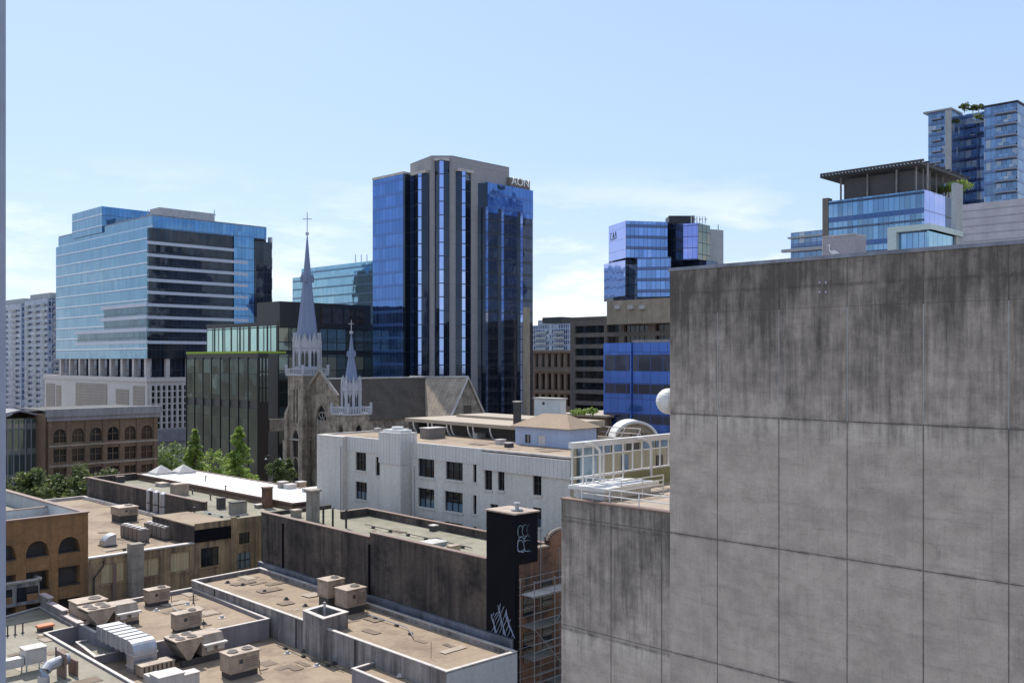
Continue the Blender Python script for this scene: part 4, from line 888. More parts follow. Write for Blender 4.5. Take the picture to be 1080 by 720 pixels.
# --- garden tower with timber canopy
D = 126
Bx = Bld(974.5, D, 874, 996); zt = Bx.z(200); gt = thing('canopy_tower', 'blue glass office tower crowned by a slatted canopy behind the concrete wall', 'building', (Bx.c.x, Bx.c.y, 0))
m = MB(); m.prism(ccw(Bx.foot()), 0, zt); m.build('facade', 'glass_garden', gt)
for k in range(5):
    z = zt - .5 - 3.6 * k; m = MB(); m.wbox(Bx.wl, 0, Bx.a, z, z + .28, .0, .12); m.build('floor_edge', 'glass_night', gt)
m = MB(); m.wbox(Bx.wr, 0, Bx.b, zt - 11, zt, .02, .1); m.build('east_glazing', 'glass_lavender', gt)
m = MB(); m.wbox(Bx.wl, -.9, -.05, 0, zt + .5, -1.2, .1); m.build('edge_fin', 'brown_concrete', gt)
m = MB(); m.prism(inset(ccw([Bx.c + L * .8, Bx.c + L * .8 + R * (Bx.b + 4), Bx.c + R * (Bx.b + 4) + L * (Bx.a - 2), Bx.c + L * (Bx.a - 1)]), .8), zt, zt + 2.9); m.build('rooftop_storey', 'trellis_steel', gt)  # darkened and widened to paint the shade under the canopy
zc0 = zt + 3.25
cp = [Bx.c - L * .3 - R * 1, Bx.c - L * .3 + R * (Bx.b + 9), Bx.c + R * (Bx.b + 9) + L * (Bx.a + .8), Bx.c - R * 1 + L * (Bx.a + .8)]
m = MB(); W1 = Wall(cp[3], -L); ln = (cp[3] - cp[0]).length; dpt = Bx.b + 10
n = 30
for i in range(n):
    s = ln * i / n; m.wbox(W1, s, s + .16, zc0, zc0 + .35, -dpt, 0)
m.build('canopy_slats', 'trellis_steel', gt)
m = MB()
for off in [i / 9 * .98 for i in range(10)]: m.wbox(W1, 0, ln, zc0 + .36, zc0 + .62, -dpt * off - .3, -dpt * off)
m.build('canopy_beams', 'trellis_steel', gt)
for px in (881, 909, 940, 973): s = W1.s(px); m = MB(); m.wbox(W1, s, s + .2, zt, zc0, -1.6, -1.4); m.build('canopy_post', 'render_grey', gt)
Wx = Wall(cp[0], R)
for i in range(7): m = MB(); m.wbox(Wx, 1 + i * 2.3, 1.16 + i * 2.3, zt, zc0, -1.4, -1.25); m.build('canopy_post', 'render_grey', gt)
# protruding framed box
By = Bld(980, D - 9, 937, 1014); z1, z0_ = By.z(236), By.z(275)
m = MB(); m.prism(ccw(By.foot(-.5)), z0_, z1 - .5); fb = m.build('framed_box', 'glass_garden', gt)
m = MB(); m.wbox(By.wl, 0, 1.1, z0_, z1, -By.b, .3); m.wbox(By.wl, 1.1, By.a + .3, z1 - .7, z1, -By.b, .3); m.wbox(By.wr, 0, By.b, z1 - .7, z1 - .01, -1, .3); m.build('frame', 'frame_pale', gt)
m = MB(); m.wbox(By.wr, .3, By.b, z0_, z1 - .8, -.4, -.1); m.build('side_glazing', 'glass_teal', gt)
q = Wall(P(1008.5, D - 3), R); m = MB(); m.wbox(q, 0, q.s(1015.5), 20, Z(197, D), -.6, 0); m.build('slab_fin', 'render_pale', gt)
q = Wall(P(996, D + 6), R); m = MB(); m.wbox(q, 0, q.s(1012), 20, Z(207, D + 6), -1.5, 0); m.build('dark_core', 'glass_night', gt)
# condo tower at the far right
D = 262; ct = thing('condo_tower', 'tall blue residential tower with balconies and rooftop greenery at the far right', 'building', (P(1010, D).x, D, 0))
Bl = Bld(1003, D, 979, b=14); Br = Bld(1073, D - 10, 1038, b=10); Bm = Bld(1040, D + 4, 1002, b=14)
for nm, b, yt, mt in (('west_block', Bl, 115.5, 'glass_condo'), ('middle_block', Bm, 117, 'glass_condo_deep'), ('east_block', Br, 107.5, 'glass_condo')):
    m = MB(); m.prism(ccw(b.foot()), 0, b.z(yt)); m.build(nm, mt, ct)
m = MB(); m.wbox(Bl.wl, -1.2, Bl.a + .3, Bl.z(115.5), Bl.z(113.8), -8, .6); m.build('roof_slab', 'render_pale', ct)
m = MB(); m.wbox(Bl.wl, Bl.a - 1.4, Bl.a + .2, 20, Bl.z(116), 0, .5); m.build('white_fin', 'render_pale', ct)
m = MB(); m.wbox(Br.wl, 0, Br.a + .3, Br.z(107.5), Br.z(106), -8, .5); m.build('roof_slab', 'steel_dark', ct)
for k in range(11):
    z = Br.z(118) - 3.0 * k; m = MB(); a = Br.wl.s(1050); m.wbox(Br.wl, a, Br.a, z, z + .25, .0, 1.4); m.wbox(Br.wl, a, Br.a, z + .25, z + 1.2, 1.3, 1.4, 1); m.build('balcony', ['condo_slab', 'glass_condo'], ct)
for k in range(9):
    z = Bl.z(124) - 3.0 * k; m = MB(); m.wbox(Bl.wl, 1, Bl.a * .62, z, z + .2, .0, 1.2); m.wbox(Bl.wl, 1, Bl.a * .62, z + .2, z + 1.1, 1.1, 1.2, 1); m.build('balcony', ['condo_slab', 'glass_condo'], ct)
for k in range(9):
    z = Bm.z(132) - 3.0 * k; m = MB(); m.wbox(Bm.wl, Bm.a * .28, Bm.a * .72, z, z + .9, .01, .8); m.build('balcony', 'glass_condo_deep', ct)
m = MB(); m.wbox(Bm.wl, 0, Bm.a, Bm.z(129), Bm.z(126.5), 0, .5); m.build('terrace_edge', 'render_pale', ct)
# small block peeking over the wall
Bz = Bld(880, 190, 834, b=10); m = MB(); m.prism(ccw(Bz.foot()), 0, Bz.wl.z(836, 245.5)); sb_ = thing('small_tower', 'small blue-grey apartment block peeking over the wall left of the bird box', 'building', (Bz.c.x, Bz.c.y, 0)); m.build('facade', 'glass_condo', sb_)
m = MB(); m.wbox(Bz.wl, -.3, Bz.a, Bz.wl.z(836, 252), Bz.wl.z(836, 250.3), 0, .8); m.wbox(Bz.wl, -1.5, Bz.a, Bz.wl.z(836, 266), Bz.wl.z(836, 263), 0, 1.2); m.build('balcony', 'render_pale', sb_)
# ------------------------------------------------------------------ white hotel-like building in the middle distance
PK = P(339, 99.1); WK = Wall(PK, -L); lenK = WK.s(601.5); zt = HC - 7.6
kb = thing('cream_building', 'cream concrete building with dark windows and a flat tan roof in the centre', 'building', (PK.x, PK.y, 0))
zk = lambda px, py: WK.z(px, py)
wins = [(375, 386, 477, 496), (396, 406, 482, 501.5), (441, 458, 482, 503), (470, 488, 485.5, 506), (499, 502.5, 488, 508.5), (511, 519, 495, 516.5), (525, 532, 497, 517), (562, 571, 501, 522),
        (375, 387, 508, 526.5), (441, 458, 515, 535), (469, 488, 518.5, 539.5), (499, 502.5, 522, 542), (517, 525.5, 531.5, 552), (441, 458, 546, 566), (469, 488, 551, 572), (499, 502.5, 555, 575), (375, 387, 539, 558), (562, 571, 535, 556)]
HW = [(WK.s(a), WK.s(b), zk((a + b) / 2, d), zk((a + b) / 2, c)) for a, b, c, d in wins]
s1, s2, s3, s4, s5 = WK.s(366), WK.s(412), WK.s(434), WK.s(445), WK.s(508)
zband = zt - 1.38
m = MB(); m.holed(WK, 0, lenK, 0, zband, HW, .28)
WKr = Wall(WK.at(lenK), R); m.wq(WKr, 0, 18, 0, zt)
p, q = WK.at(0), WK.at(0) + R * 18; m.face([(q.x, q.y, 0), (p.x, p.y, 0), (p.x, p.y, zt), (q.x, q.y, zt)])
m.wbox(WK, 0, s1, 0, zt - 1.25 + 1.25 - .01, .0, .55)                    # left bay
m.wbox(WK, s2, s3, 0, zt - 2.0, .0, 1.3)
m.build('wall', 'cream_wall', kb)
m = MB(); m.wbox(WK, s1 + .01, s5, zband, zt, -.4, .06); m.wbox(WK, s5 + .01, lenK + .1, zband - .35, zt - .25, -.4, .18); m.build('siding_band', 'cream_siding', kb)
m = MB(); m.wbox(WK, s2 - .05, s3 + .05, zt - 2.0, zt + .9, -.6, 1.4); m.build('bay_head', 'cream_siding', kb)
m = MB(); m.wbox(WK, s2 + .3, s3 - .3, zt + .9, zt + 1.15, -.3, 1.1); m.cyl(WK.at((s2 + s3) / 2, .4), .55, zt + 1.15, zt + 1.4, 12); m.build('chimney_cap', 'white_paint', kb)
for i, h in enumerate(HW):
    m = MB(); low = wins[i][3] > 525
    m.wq(WK, h[0], h[1], h[2], h[3], -.26, 1 if low and i in (8, 9, 10, 14) else 0)
    if low: m.wq(WK, h[0] + .05, h[1] - .05, h[2] + .05, h[2] + (h[3] - h[2]) * .42, -.25, 2)
    nx = 3 if h[1] - h[0] > 1.6 else 2
    if h[1] - h[0] > .5:
        for k in range(1, nx): x = h[0] + (h[1] - h[0]) * k / nx; m.wbox(WK, x - .035, x + .035, h[2], h[3], -.255, -.18, 3)
    m.wbox(WK, h[0], h[1], h[2] + (h[3] - h[2]) * .55, h[2] + (h[3] - h[2]) * .55 + .06, -.252, -.18, 3)
    for a, b, c, d in ((h[0], h[0] + .07, h[2], h[3]), (h[1] - .07, h[1], h[2], h[3])): m.wbox(WK, a, b, c, d, -.254, -.15, 3)
    wo = m.build('window', ['pane_dark', 'pane_dark', 'pane_blue', 'steel_dark'], kb)
    m = MB(); m.wbox(WK, h[0] - .1, h[1] + .1, h[2] - .14, h[2] - .005, -.2, .1); m.build('sill', 'cream_wall', wo)
a = WK.s(398); m = MB(); m.wbox(WK, a, WK.s(405.5), zk(401, 532), zk(401, 513), .005, .05); m.build('blocked_window', 'cream_siding', kb)
m = MB(); m.wbox(WK, s3 + .3, s3 + .5, 0, zt - 2.2, .05, .2); m.wbox(WK, s1 - .35, s1 - .2, 0, zt - 1, .56, .7); m.build('downpipe', 'cream_siding', kb)
m = MB(); o_ = [WK.at(0, 0), WK.at(lenK, 0), WK.at(lenK, -18), WK.at(0, -18)]; m.face([(p.x, p.y, zt - .12) for p in o_], None); m.build('roof', 'roof_tan', kb)
m = MB(); m.ring(ccw(o_), .3, zt - .14, zt + .02); m.build('coping', 'coping_white', kb)
rk = thing('roof_railing', 'pale slanted railing along the far edge of the cream building roof', 'railing', (WK.at(5, -17).x, WK.at(5, -17).y, zt))
a, b = WK.at(1.5, -17.2), WK.at(lenK - 6, -17.2)
for h in (.55, 1.05): m = MB(); m.tube([(a.x, a.y, zt + h), (b.x, b.y, zt + h)], .05, 5); m.build('rail', 'coping_white', rk)
for k in range(15): q = a + (b - a) * k / 14; q2 = WK.at(0, .8) - WK.at(0, 0); m = MB(); m.tube([(q.x, q.y, zt + 1.05), (q.x + q2.x, q.y + q2.y, zt)], .05, 5); m.build('post', 'coping_white', rk)
# pale blue roof house with hip roof
PH = P(601, 76.5 + 5); 
Bh = Bld(600.5, 83.5, 543.5, 629); ph = thing('roof_house', 'pale blue rooftop house with tan hip roof on the cream building', 'roof house', (Bh.c.x, Bh.c.y, zt))
zh = Bh.z(452.5); hs = [(Bh.wl.s(553.5), Bh.wl.s(559.5), Bh.wl.z(556, 467), Bh.wl.z(556, 458)), (Bh.wl.s(567), Bh.wl.s(575), zt, Bh.wl.z(570, 459))]
m = MB(); m.holed(Bh.wl, 0, Bh.a, zt - .1, zh, hs, .12); m.wq(Bh.wr, 0, Bh.b, zt - 3, zh); f = Bh.foot()
for i in (1, 2): p, q = f[i], f[(i + 1) % 4]; m.face([(p.x, p.y, zt - .1), (q.x, q.y, zt - .1), (q.x, q.y, zh), (p.x, p.y, zh)])
m.build('wall', 'pale_blue_wall', ph)
h = hs[0]; m = MB(); m.wq(Bh.wl, *h, -.1); m.wbox(Bh.wl, (h[0] + h[1]) / 2 - .03, (h[0] + h[1]) / 2 + .03, h[2], h[3], -.09, -.05, 1); m.build('window', ['pane_dark', 'frame_white'], ph)
h = hs[1]; m = MB(); m.wbox(Bh.wl, *h, -.12, -.06); m.build('door', 'cream_siding', ph)
f = ccw(Bh.foot(.35)); ctr = sum(f, Vector((0, 0))) / 4; axis = (R if Bh.b > Bh.a else L); e = abs(Bh.b - Bh.a) / 2; r0, r1 = ctr - axis * max(e, .8), ctr + axis * max(e, .8); zr = zh + 1.15
m = MB()
for i in range(4):
    p, q = f[i], f[(i + 1) % 4]; mid = (p + q) / 2
    if abs((q - p).normalized().dot(axis)) > .5:
        c1, c2 = (r1, r0) if (q - p).dot(axis) > 0 else (r0, r1); m.face([(p.x, p.y, zh), (q.x, q.y, zh), (c1.x, c1.y, zr), (c2.x, c2.y, zr)])
    else:
        c1 = r1 if (mid - ctr).dot(axis) > 0 else r0; m.face([(p.x, p.y, zh), (q.x, q.y, zh), (c1.x, c1.y, zr)])
m.face([(p.x, p.y, zh - .02) for p in f[::-1]]); m.build('hip_roof', 'hip_tan', ph)
# buildings directly behind the cream building
LA, LB = G(427, 440.5, 6.2), G(545, 449.5, 6.2); d = (LB - LA).normalized(); WLb = Wall(LA, d); ll = (LB - LA).length + 2
lb = thing('eaved_building', 'low building with wide cream eaves on curved brackets behind the cream building roof', 'building', (LA.x, LA.y, 0)); ze = HC - 6.2
m = MB(); m.wbox(WLb, 0, ll, ze - .35, ze, -10, 0); m.build('eaves_roof', 'eave_cream', lb)
m = MB(); m.wbox(WLb, 2, ll, ze, ze + .25, -10, -5.5); m.build('upper_roof', 'eave_cream', lb)
m = MB(); m.wbox(WLb, .8, ll - .5, 0, ze - .36, -9.5, -1.6); m.build('wall', 'window_strip_dark', lb)
for f_ in (.6, 3.2, 3.9, 6.4, 7.1, 9.8, 10.6, 13.2): 
    m = MB(); pts = []
    for i in range(7): t_ = i / 6 * math.pi / 2; p = WLb.at(.8 + f_, -1.5 + 1.4 * math.sin(t_)); pts.append((p.x, p.y, ze - 1.9 + 1.5 * (1 - math.cos(t_)) + .05))
    m.tube(pts, .09, 6); m.build('bracket', 'white_paint', lb)
bx = Bld(591, 108, 563.5, 597); m = MB(); m.prism(ccw(bx.foot()), bx.z(470), bx.z(421)); wb = thing('lift_tower', 'small white lift tower rising behind the tan hip roof', 'tower', (bx.c.x, bx.c.y, bx.z(470))); m.build('wall', 'white_paint', wb)
m = MB(); m.prism(ccw(bx.foot(.15)), bx.z(421), bx.z(420)); m.build('cap', 'coping_white', wb); m = MB(); s = bx.wl.s(572); m.wbox(bx.wl, s, s + .35, bx.z(427.5), bx.z(424.5), .005, .03); m.build('vent', 'pane_dark', wb)
def stack(px, py0, py1, dep, w_, mat, label, name='chimney_stack', cap=True, rnd=False):
    p = P(px, dep); z0, z1 = Z(py0, dep), Z(py1, dep); o = thing(name, label, name.split('_')[0], (p.x, p.y, z0)); m = MB()
    if rnd: m.cyl(p, w_ / 2, z0, z1, 14)
    else: m.gbox(p, -w_ / 2, w_ / 2, -w_ / 2, w_ / 2, z0, z1)
    m.build('shaft', mat, o)
    if cap:
        m = MB(); 
        if rnd: m.cyl(p, w_ * .62, z1, z1 + w_ * .2, 14); 
        else: m.gbox(p, -w_ * .58, w_ * .58, -w_ * .58, w_ * .58, z1, z1 + .12)
        m.build('cap', mat if rnd else 'coping_white', o)
    return o
stack(545.5, 449, 424, 92, .55, 'steel_dark', 'black square flue standing left of the small white lift tower', 'flue')
# low buildings right of the hip roof
yb = Bld(640, 125, 590, b=14); m = MB(); m.prism(ccw(yb.foot()), 0, yb.z(440)); o = thing('low_building', 'low brick building with cream roof and planting beyond the hip roof', 'building', (yb.c.x, yb.c.y, 0)); m.build('wall', 'brown_old_brick', o)
m = MB(); m.prism(ccw(yb.foot(.4)), yb.z(440), yb.z(438)); m.build('roof', 'eave_cream', o)
# tan panelled building seen through the balustrade, with an arched gable
WP = Wall(WK.at(lenK + .6), R); tp = thing('tan_building', 'tan panelled building with a strip of windows behind the white balustrade', 'building', (WP.p.x, WP.p.y, 0))
zp = WP.z(650, 463.5); zw0, zw1 = WP.z(650, 476), WP.z(650, 466)
m = MB(); m.wbox(WP, 0, 40, 0, zp, -.55, 0); m.build('wall', 'tan_panel', tp)
for k in range(12):
    m = MB(); m.wbox(WP, .4 + k * 2.0, 2.1 + k * 2.0, zw0, zw1, .02, .08); m.build('window', 'pane_blue' if k % 3 else 'pane_dark', tp)
for k, px in enumerate((613, 655, 692)): s = WP.s(px); m = MB(); m.wbox(WP, s, s + .9, WP.z(px, 505), WP.z(px, 480), .02, .08); m.build('tall_window', 'pane_dark' if k != 1 else 'pane_blue', tp)
m = MB(); m.wbox(WP, .1, 2.2, 0, WP.z(610, 472), .01, .3); m.build('corner_glazing', 'pane_sky', tp)
pa = P(671, 112); Wa = Wall(P(648, 112), (1, .02)); r_ = (P(694, 112) - P(648, 112)).length / 2; z0 = Z(466, 112); hh = Z(445, 112) - z0
ag = thing('arched_gable', 'curved white-edged gable with small worn lettering in front of the cobalt building', 'gable', (pa.x, pa.y, 0))
m = MB(); arc = [(r_ - r_ * math.cos(math.pi * i / 16), z0 + hh * math.sin(math.pi * i / 16)) for i in range(17)]
fr = [Wa.at(x, 0) for x, _ in arc]; bkp = [Wa.at(x, -6) for x, _ in arc]
m.face([(p.x, p.y, z) for p, (_, z) in zip(fr, arc)][::-1]); 
m.wbox(Wa, 0, 2 * r_, 0, z0 - .005, -6, 0)
m.build('front', 'tan_concrete', ag)
m = MB()
for i in range(16):
    a, b = Wa.at(arc[i][0], .3), Wa.at(arc[i + 1][0], .3); c, d2 = bkp[i], bkp[i + 1]; m.face([(a.x, a.y, arc[i][1] + .02), (b.x, b.y, arc[i + 1][1] + .02), (d2.x, d2.y, arc[i + 1][1] + .02), (c.x, c.y, arc[i][1] + .02)])
m.tube([(Wa.at(x, .15).x, Wa.at(x, .15).y, z) for x, z in arc], .2, 6); m.build('curved_roof', 'white_paint', ag)
rnd = random.Random(3)
for i in range(8):
    x = r_ * .72 + i * .34; m = MB(); z = z0 + .35 + .25 * math.sin(math.pi * (i + 1) / 9)
    m.wbox(Wa, x, x + .07, z, z + .5, .01, .05); m.wbox(Wa, x, x + .2, z + rnd.choice([0, .22, .43]), z + rnd.choice([.07, .29, .5]) + .06, .01, .045); m.build('letter', 'steel_dark', ag)

# ------------------------------------------------------------------ party-wall building with black stair tower
PA, PB = P(275.5, 86.5), P(543, 62.3); WPt = Wall(PA, PB - PA); lp = (PB - PA).length; nR = -WPt.n
z1 = HC - 13.72; z2 = HC - 13.35; sp = WPt.s(390)
gb = thing('party_wall_building', 'long low building with a blackened windowless brick side wall facing the tan roofs', 'building', (PA.x, PA.y, 0))
m = MB(); m.wbox(WPt, 0, sp, 0, z1, -.35, 0); m.wbox(WPt, sp + .002, lp - 2.75, 0, z2, -.35, 0); m.build('party_wall', 'party_wall', gb)
m = MB(); m.wbox(WPt, -.03, sp, z1 + .002, z1 + .08, -.4, .06); m.wbox(WPt, sp + .004, lp - 2.76, z2 + .002, z2 + .08, -.4, .06); m.build('coping', 'coping_rust', gb)
m = MB(); rf = [WPt.at(.1, -.36), WPt.at(lp - .9, -.36), WPt.at(lp - .9, -7.2), WPt.at(.1, -7.2)]; m.prism(rf, 0, z1 - .35); m.build('roof', 'roof_green_tan', gb)
m = MB(); m.wbox(WPt, 6.3, lp, z1 - .34, z2 - .12, -7.5, -7.2); m.wbox(WPt, 5.95, 6.3, z1 - .34, z2 - .1, -7.5, -4.5); m.wbox(WPt, 0, .3, z1 - .34, z1 - .02, -7.2, -.4); m.build('rear_parapet', 'party_wall', gb)
m = MB(); m.wbox(WPt, 6.3, lp, z2 - .118, z2 - .06, -7.55, -7.15); m.wbox(WPt, 5.9, 6.29, z2 - .098, z2 - .04, -7.5, -4.5); m.build('rear_coping', 'coping_rust', gb)
for px in (299, 390): s = WPt.s(px); m = MB(); m.wbox(WPt, s - .08, s + .08, 8, z1 - .5, .005, .12); m.build('pilaster', 'black_paint', gb)
m = MB(); s = WPt.s(474); m.wbox(WPt, s - .9, s + .9, WPt.z(474, 672), WPt.z(474, 658), .004, .03); m.build('blocked_hole', 'black_paint', gb)
m = MB(); m.wbox(WPt, -.1, lp - .1, HC - 18.9, HC - 18.1, .01, .30); m.build('base_flashing', 'flashing', gb)
# end wall with scrolled gable
WJ = Wall(PB, R); zj = HC - 12.55
m = MB(); m.wbox(WJ, .02, 14, 0, zj, -.4, -.02)
sj0, sj1 = WJ.s(579), WJ.s(579) + 2.6; n = 12
for i in range(n):
    x0 = sj0 + (sj1 - sj0) * i / n; x1 = sj0 + (sj1 - sj0) * (i + 1) / n; xm = ((x0 + x1) / 2 - sj0) / (sj1 - sj0) * 2 - 1
    m.wbox(WJ, x0, x1 + .001, zj + .001, zj + .35 + .6 * math.sqrt(max(0, 1 - xm * xm)), -.42, .06)
m.build('end_wall', 'brown_brick', gb)
m = MB(); pts = []
for i in range(13): x = -1 + 2 * i / 12; p = WJ.at(sj0 + (sj1 - sj0) * (i / 12), -.15); pts.append((p.x, p.y, zj + .38 + .62 * math.sqrt(max(0, 1 - x * x))))
m.tube(pts, .13, 6); m.wbox(WJ, 2.1, sj0, zj + .001, zj + .1, -.45, .05); m.build('gable_coping', 'sandstone', gb)
for (pa_, pb_, ya, yb2) in ((552, 562, 622, 650), (572, 582, 612, 640), (552, 562, 668, 700), (572, 582, 655, 690)):
    a, b = WJ.s(pa_), WJ.s(pb_); m = MB(); m.wbox(WJ, a, b, WJ.z(pa_, yb2), WJ.z(pa_, ya), -.015, .03); m.build('window', 'pane_dark', gb)
WTl = Wall(WPt.at(lp - 2.75, 0), PB - PA); zt_ = HC - 10.05
m = MB(); m.wbox(WTl, 0, 2.75, zj - .8, zt_, -2.1, .02); m.wbox(WTl, 0, 2.75, 0, zj - .802, -.38, .02); st = m.build('stair_tower', 'black_paint', gb)
m = MB(); m.wbox(WTl, -.12, 2.87, zt_ + .002, zt_ + .09, -2.22, .14); m.build('tower_cap', 'hvac_tan', st)
m = MB(); c = WTl.at(1.9, -1.0); m.cyl(c, .42, zt_ + .12, zt_ + .2, 12); m.cyl(c, .14, zt_ + .2, zt_ + .5, 12); m.cyl(c, .24, zt_ + .5, zt_ + .62, 12); m.build('roof_vent', 'galvanised', st)
rn = random.Random(11)
def swirl(w, s0, z0, sw, sh, n, off, mat, name, parent, kind):
    m = MB()
    for i in range(n):
        if kind == 'spiky':
            x = s0 + sw * (i + rn.uniform(.1, .8)) / n; pts = []
            for k in range(6): t_ = k / 5; p = w.at(x + sw * .10 * math.sin(t_ * 5 + i) + (x - s0 - sw / 2) * -.2 * t_, off); pts.append((p.x, p.y, z0 + sh * (t_ * (1 - .45 * abs(2 * (i + .5) / n - 1)))))
            m.tube(pts, [.022 + .014 * math.sin(k * 1.3 + i) ** 2 for k in range(6)], 4)
        else:
            cx = s0 + sw * (i + .5) / n; r = sw / n * .62; pts = []; a0 = rn.uniform(.3, 1.2)
            for k in range(11): a = a0 + k / 10 * rn.uniform(4.6, 6.0); p = w.at(cx + r * math.cos(a), off); pts.append((p.x, p.y, z0 + sh * .55 + (r * 1.5) * math.sin(a)))
            m.tube(pts, .026, 4)
            p, q = w.at(cx - r, off), w.at(cx + r * .6, off); m.tube([(p.x, p.y, z0 + rn.uniform(0, sh * .3)), (q.x, q.y, z0 + sh * rn.uniform(.05, .3))], .03, 4)
    return m.build(name, mat, parent)
swirl(WTl, .45, HC - 18.05, 2.15, 2.0, 15, .03, 'graffiti', 'graffiti_tag', st, 'spiky')
WTr = Wall(WTl.at(2.75, .02), R); swirl(WTr, .3, HC - 12.0, 1.7, 1.5, 4, .03, 'graffiti_cyan', 'graffiti_tag', st, 'round'); swirl(WTr, .3, HC - 12.7, 1.7, 1.2, 3, .032, 'graffiti', 'graffiti_tag', st, 'round')
# scaffold in front of the end wall
so = WJ.at(0, 0); sc = thing('scaffold', 'grey steel tube scaffolding with plank decks between black stair tower and concrete wall', 'scaffold', (so.x, so.y, 0))
levels = [HC - 15.2 - 2.0 * k for k in range(-0, 8)]
ss = [.15, 2.1, 4.0, 6.0]
def pt(s, o, z): p = WJ.at(s, o); return (p.x, p.y, z)
for s in ss:
    for o_ in (.35, 1.6):
        m = MB(); m.tube([pt(s, o_, 0), pt(s, o_, levels[0] + (4.2 if (s, o_) == (2.1, .35) else 1.1 if o_ > 1 else 2.6 if s > 3 else 1.1))], .035, 6); m.build('standard', 'scaffold_steel', sc)
for k, z in enumerate(levels):
    for o_ in (.35, 1.6):
        for dz in (0, .5, 1.0): m = MB(); m.tube([pt(.0, o_, z + dz), pt(6.2, o_, z + dz)], .024, 5); m.build('ledger', 'scaffold_steel', sc)
    for s in ss:
        if k % 2 == 0 or s < 3: m = MB(); m.tube([pt(s, .3, z + .02), pt(s, 1.65, z + .02)], .024, 5); m.build('transom', 'scaffold_steel', sc)
    a, b = (ss[0], ss[1]) if k % 2 else (ss[1], ss[2]); m = MB(); m.tube([pt(a, 1.62, z), pt(b, 1.62, z - 2)] if k % 3 else [pt(b, 1.62, z), pt(a, 1.62, z - 2)], .024, 5); m.build('brace', 'scaffold_steel', sc)
    for j in range(3):
        if (k + j) % 4 == 3: continue
        m = MB(); m.wbox(WJ, ss[j] + .05, ss[j + 1] - .03, z + .03, z + .075, .45 + .0, 1.5); m.build('plank_deck', 'scaffold_plank' if k else 'coping_white', sc)

# ------------------------------------------------------------------ arcaded brick building at the left
WC = Wall(O0 - R * 24, R); zc = HC - 12.7
ab = thing('arcade_building', 'ochre brick building with a row of open arches and a white sunken roof at left', 'building', (O0.x, O0.y, 0))
Zc = lambda px, py: WC.z(px, py)
holes = []; a3, b3 = WC.s(61.5), WC.s(84.5); pitch = a3 - WC.s(27.5)
for k in range(6):
    a, b = a3 - k * pitch, b3 - k * pitch
    if a > .4:
        holes += [(a, b, Zc(73, 582.5), Zc(73, 566)), (a, b, Zc(73, 617), Zc(73, 597)), (a, b, Zc(73, 660), Zc(73, 629))]
m = MB(); m.holed(WC, 0, 24, 0, zc, holes, .9)
for i, h in enumerate(holes):
    if i % 3 == 0: m.arch(WC, h[0], h[1], h[3] - (h[1] - h[0]) / 2, h[3], 0, .9, 0)
m.build('facade', 'ochre_brick', ab)
for i, h in enumerate(holes):
    m = MB(); m.wq(WC, h[0], h[1], h[2], h[3], -.88, 0)
    m.build('loggia_shade_sheet', ['hvac_dark'], ab)  # dark sheet stands in for the unlit interior behind each opening
    m = MB(); m.wbox(WC, h[0], h[1], h[2] + .01, h[2] + .1, -.3, .05); m.build('rail_sill', 'steel_dark', ab)
    m = MB(); m.wbox(WC, h[0] + .05, h[1] - .05, h[2] - 1.0, h[2] - .15, .004, .05) if i % 3 < 2 else None
    if m and m.v if m else False: m.build('spandrel_panel', 'ochre_brick', ab)
fp = [g2(-24, 0), g2(0, 0), g2(0, 34), g2(-24, 34)]
m = MB(); m.prism([g2(-24, .9), g2(0, .9), g2(0, 34), g2(-24, 34)], 0, zc - 1.4); m.build('body', 'ochre_brick', ab)
m = MB(); m.gbox(O0, -24, -.4, .9, 8, zc - 1.39, zc - 1.3); m.build('white_roof', 'roof_white', ab)
m = MB(); m.gbox(O0, -24, -.4, 8.3, 33.7, zc - 1.39, zc - 1.25); m.build('rear_roof', 'roof_grey_tan', ab)
m = MB(); m.gbox(O0, -.35, -.01, .9, 34, zc - 1.38, zc - .01); m.gbox(O0, -24, -.36, 8, 8.3, zc - 1.38, zc - .35); m.gbox(O0, -24, -.36, 33.7, 34, zc - 1.38, zc - .02); m.build('parapet', 'render_pale', ab)
m = MB(); m.gbox(O0, -.45, .06, .35, 34.05, zc, zc + .09); m.wbox(WC, 0, 24.1, zc, zc + .1, -.35, .1); m.gbox(O0, -24, -.46, 7.95, 8.35, zc - .345, zc - .28); m.build('coping', 'coping_rust', ab)

# ------------------------------------------------------------------ ochre low building with boarded windows
WD = Wall(O0 + R * .02, R); zd = HC - 16.6; lenD = 9.46
db = thing('boarded_building', 'low ochre building with boarded yellow windows and a tan roof beside the arcade', 'building', (g2(5, 0).x, g2(5, 0).y, 0))
hb = [(107, 131.5, 593.5, 614), (147, 168, 589, 607.5), (180, 200, 582, 602)]
holes = [(WD.s(a), WD.s(b), WD.z((a + b) / 2, d), WD.z((a + b) / 2, c)) for a, b, c, d in hb]
m = MB(); m.holed(WD, 0, lenD, 0, zd, holes, .18); m.build('facade', 'ochre_render', db)
for h in holes:
    m = MB(); m.wq(WD, h[0], h[1], h[2], h[3], -.16); m.wbox(WD, (h[0] + h[1]) / 2 - .06, (h[0] + h[1]) / 2 + .06, h[2], h[3], -.155, -.08); wo = m.build('boarded_window', 'board_yellow', db)
    m = MB(); m.wbox(WD, h[0] - .1, h[1] + .1, h[2] - .2, h[2] - .005, -.1, .08); m.build('sill', 'ochre_render', wo)
roofD = [g2(.02, .0), g2(lenD, 0), g2(lenD, 8.5), g2(14.6, 8.5), g2(14.6, 38), g2(.02, 38)]
m = MB(); m.prism([g2(.03, .2), g2(lenD, .2), g2(lenD, 8.5), g2(14.6, 8.5), g2(14.6, 38), g2(.03, 38)], 0, zd - .25); m.build('roof', 'roof_tan', db)
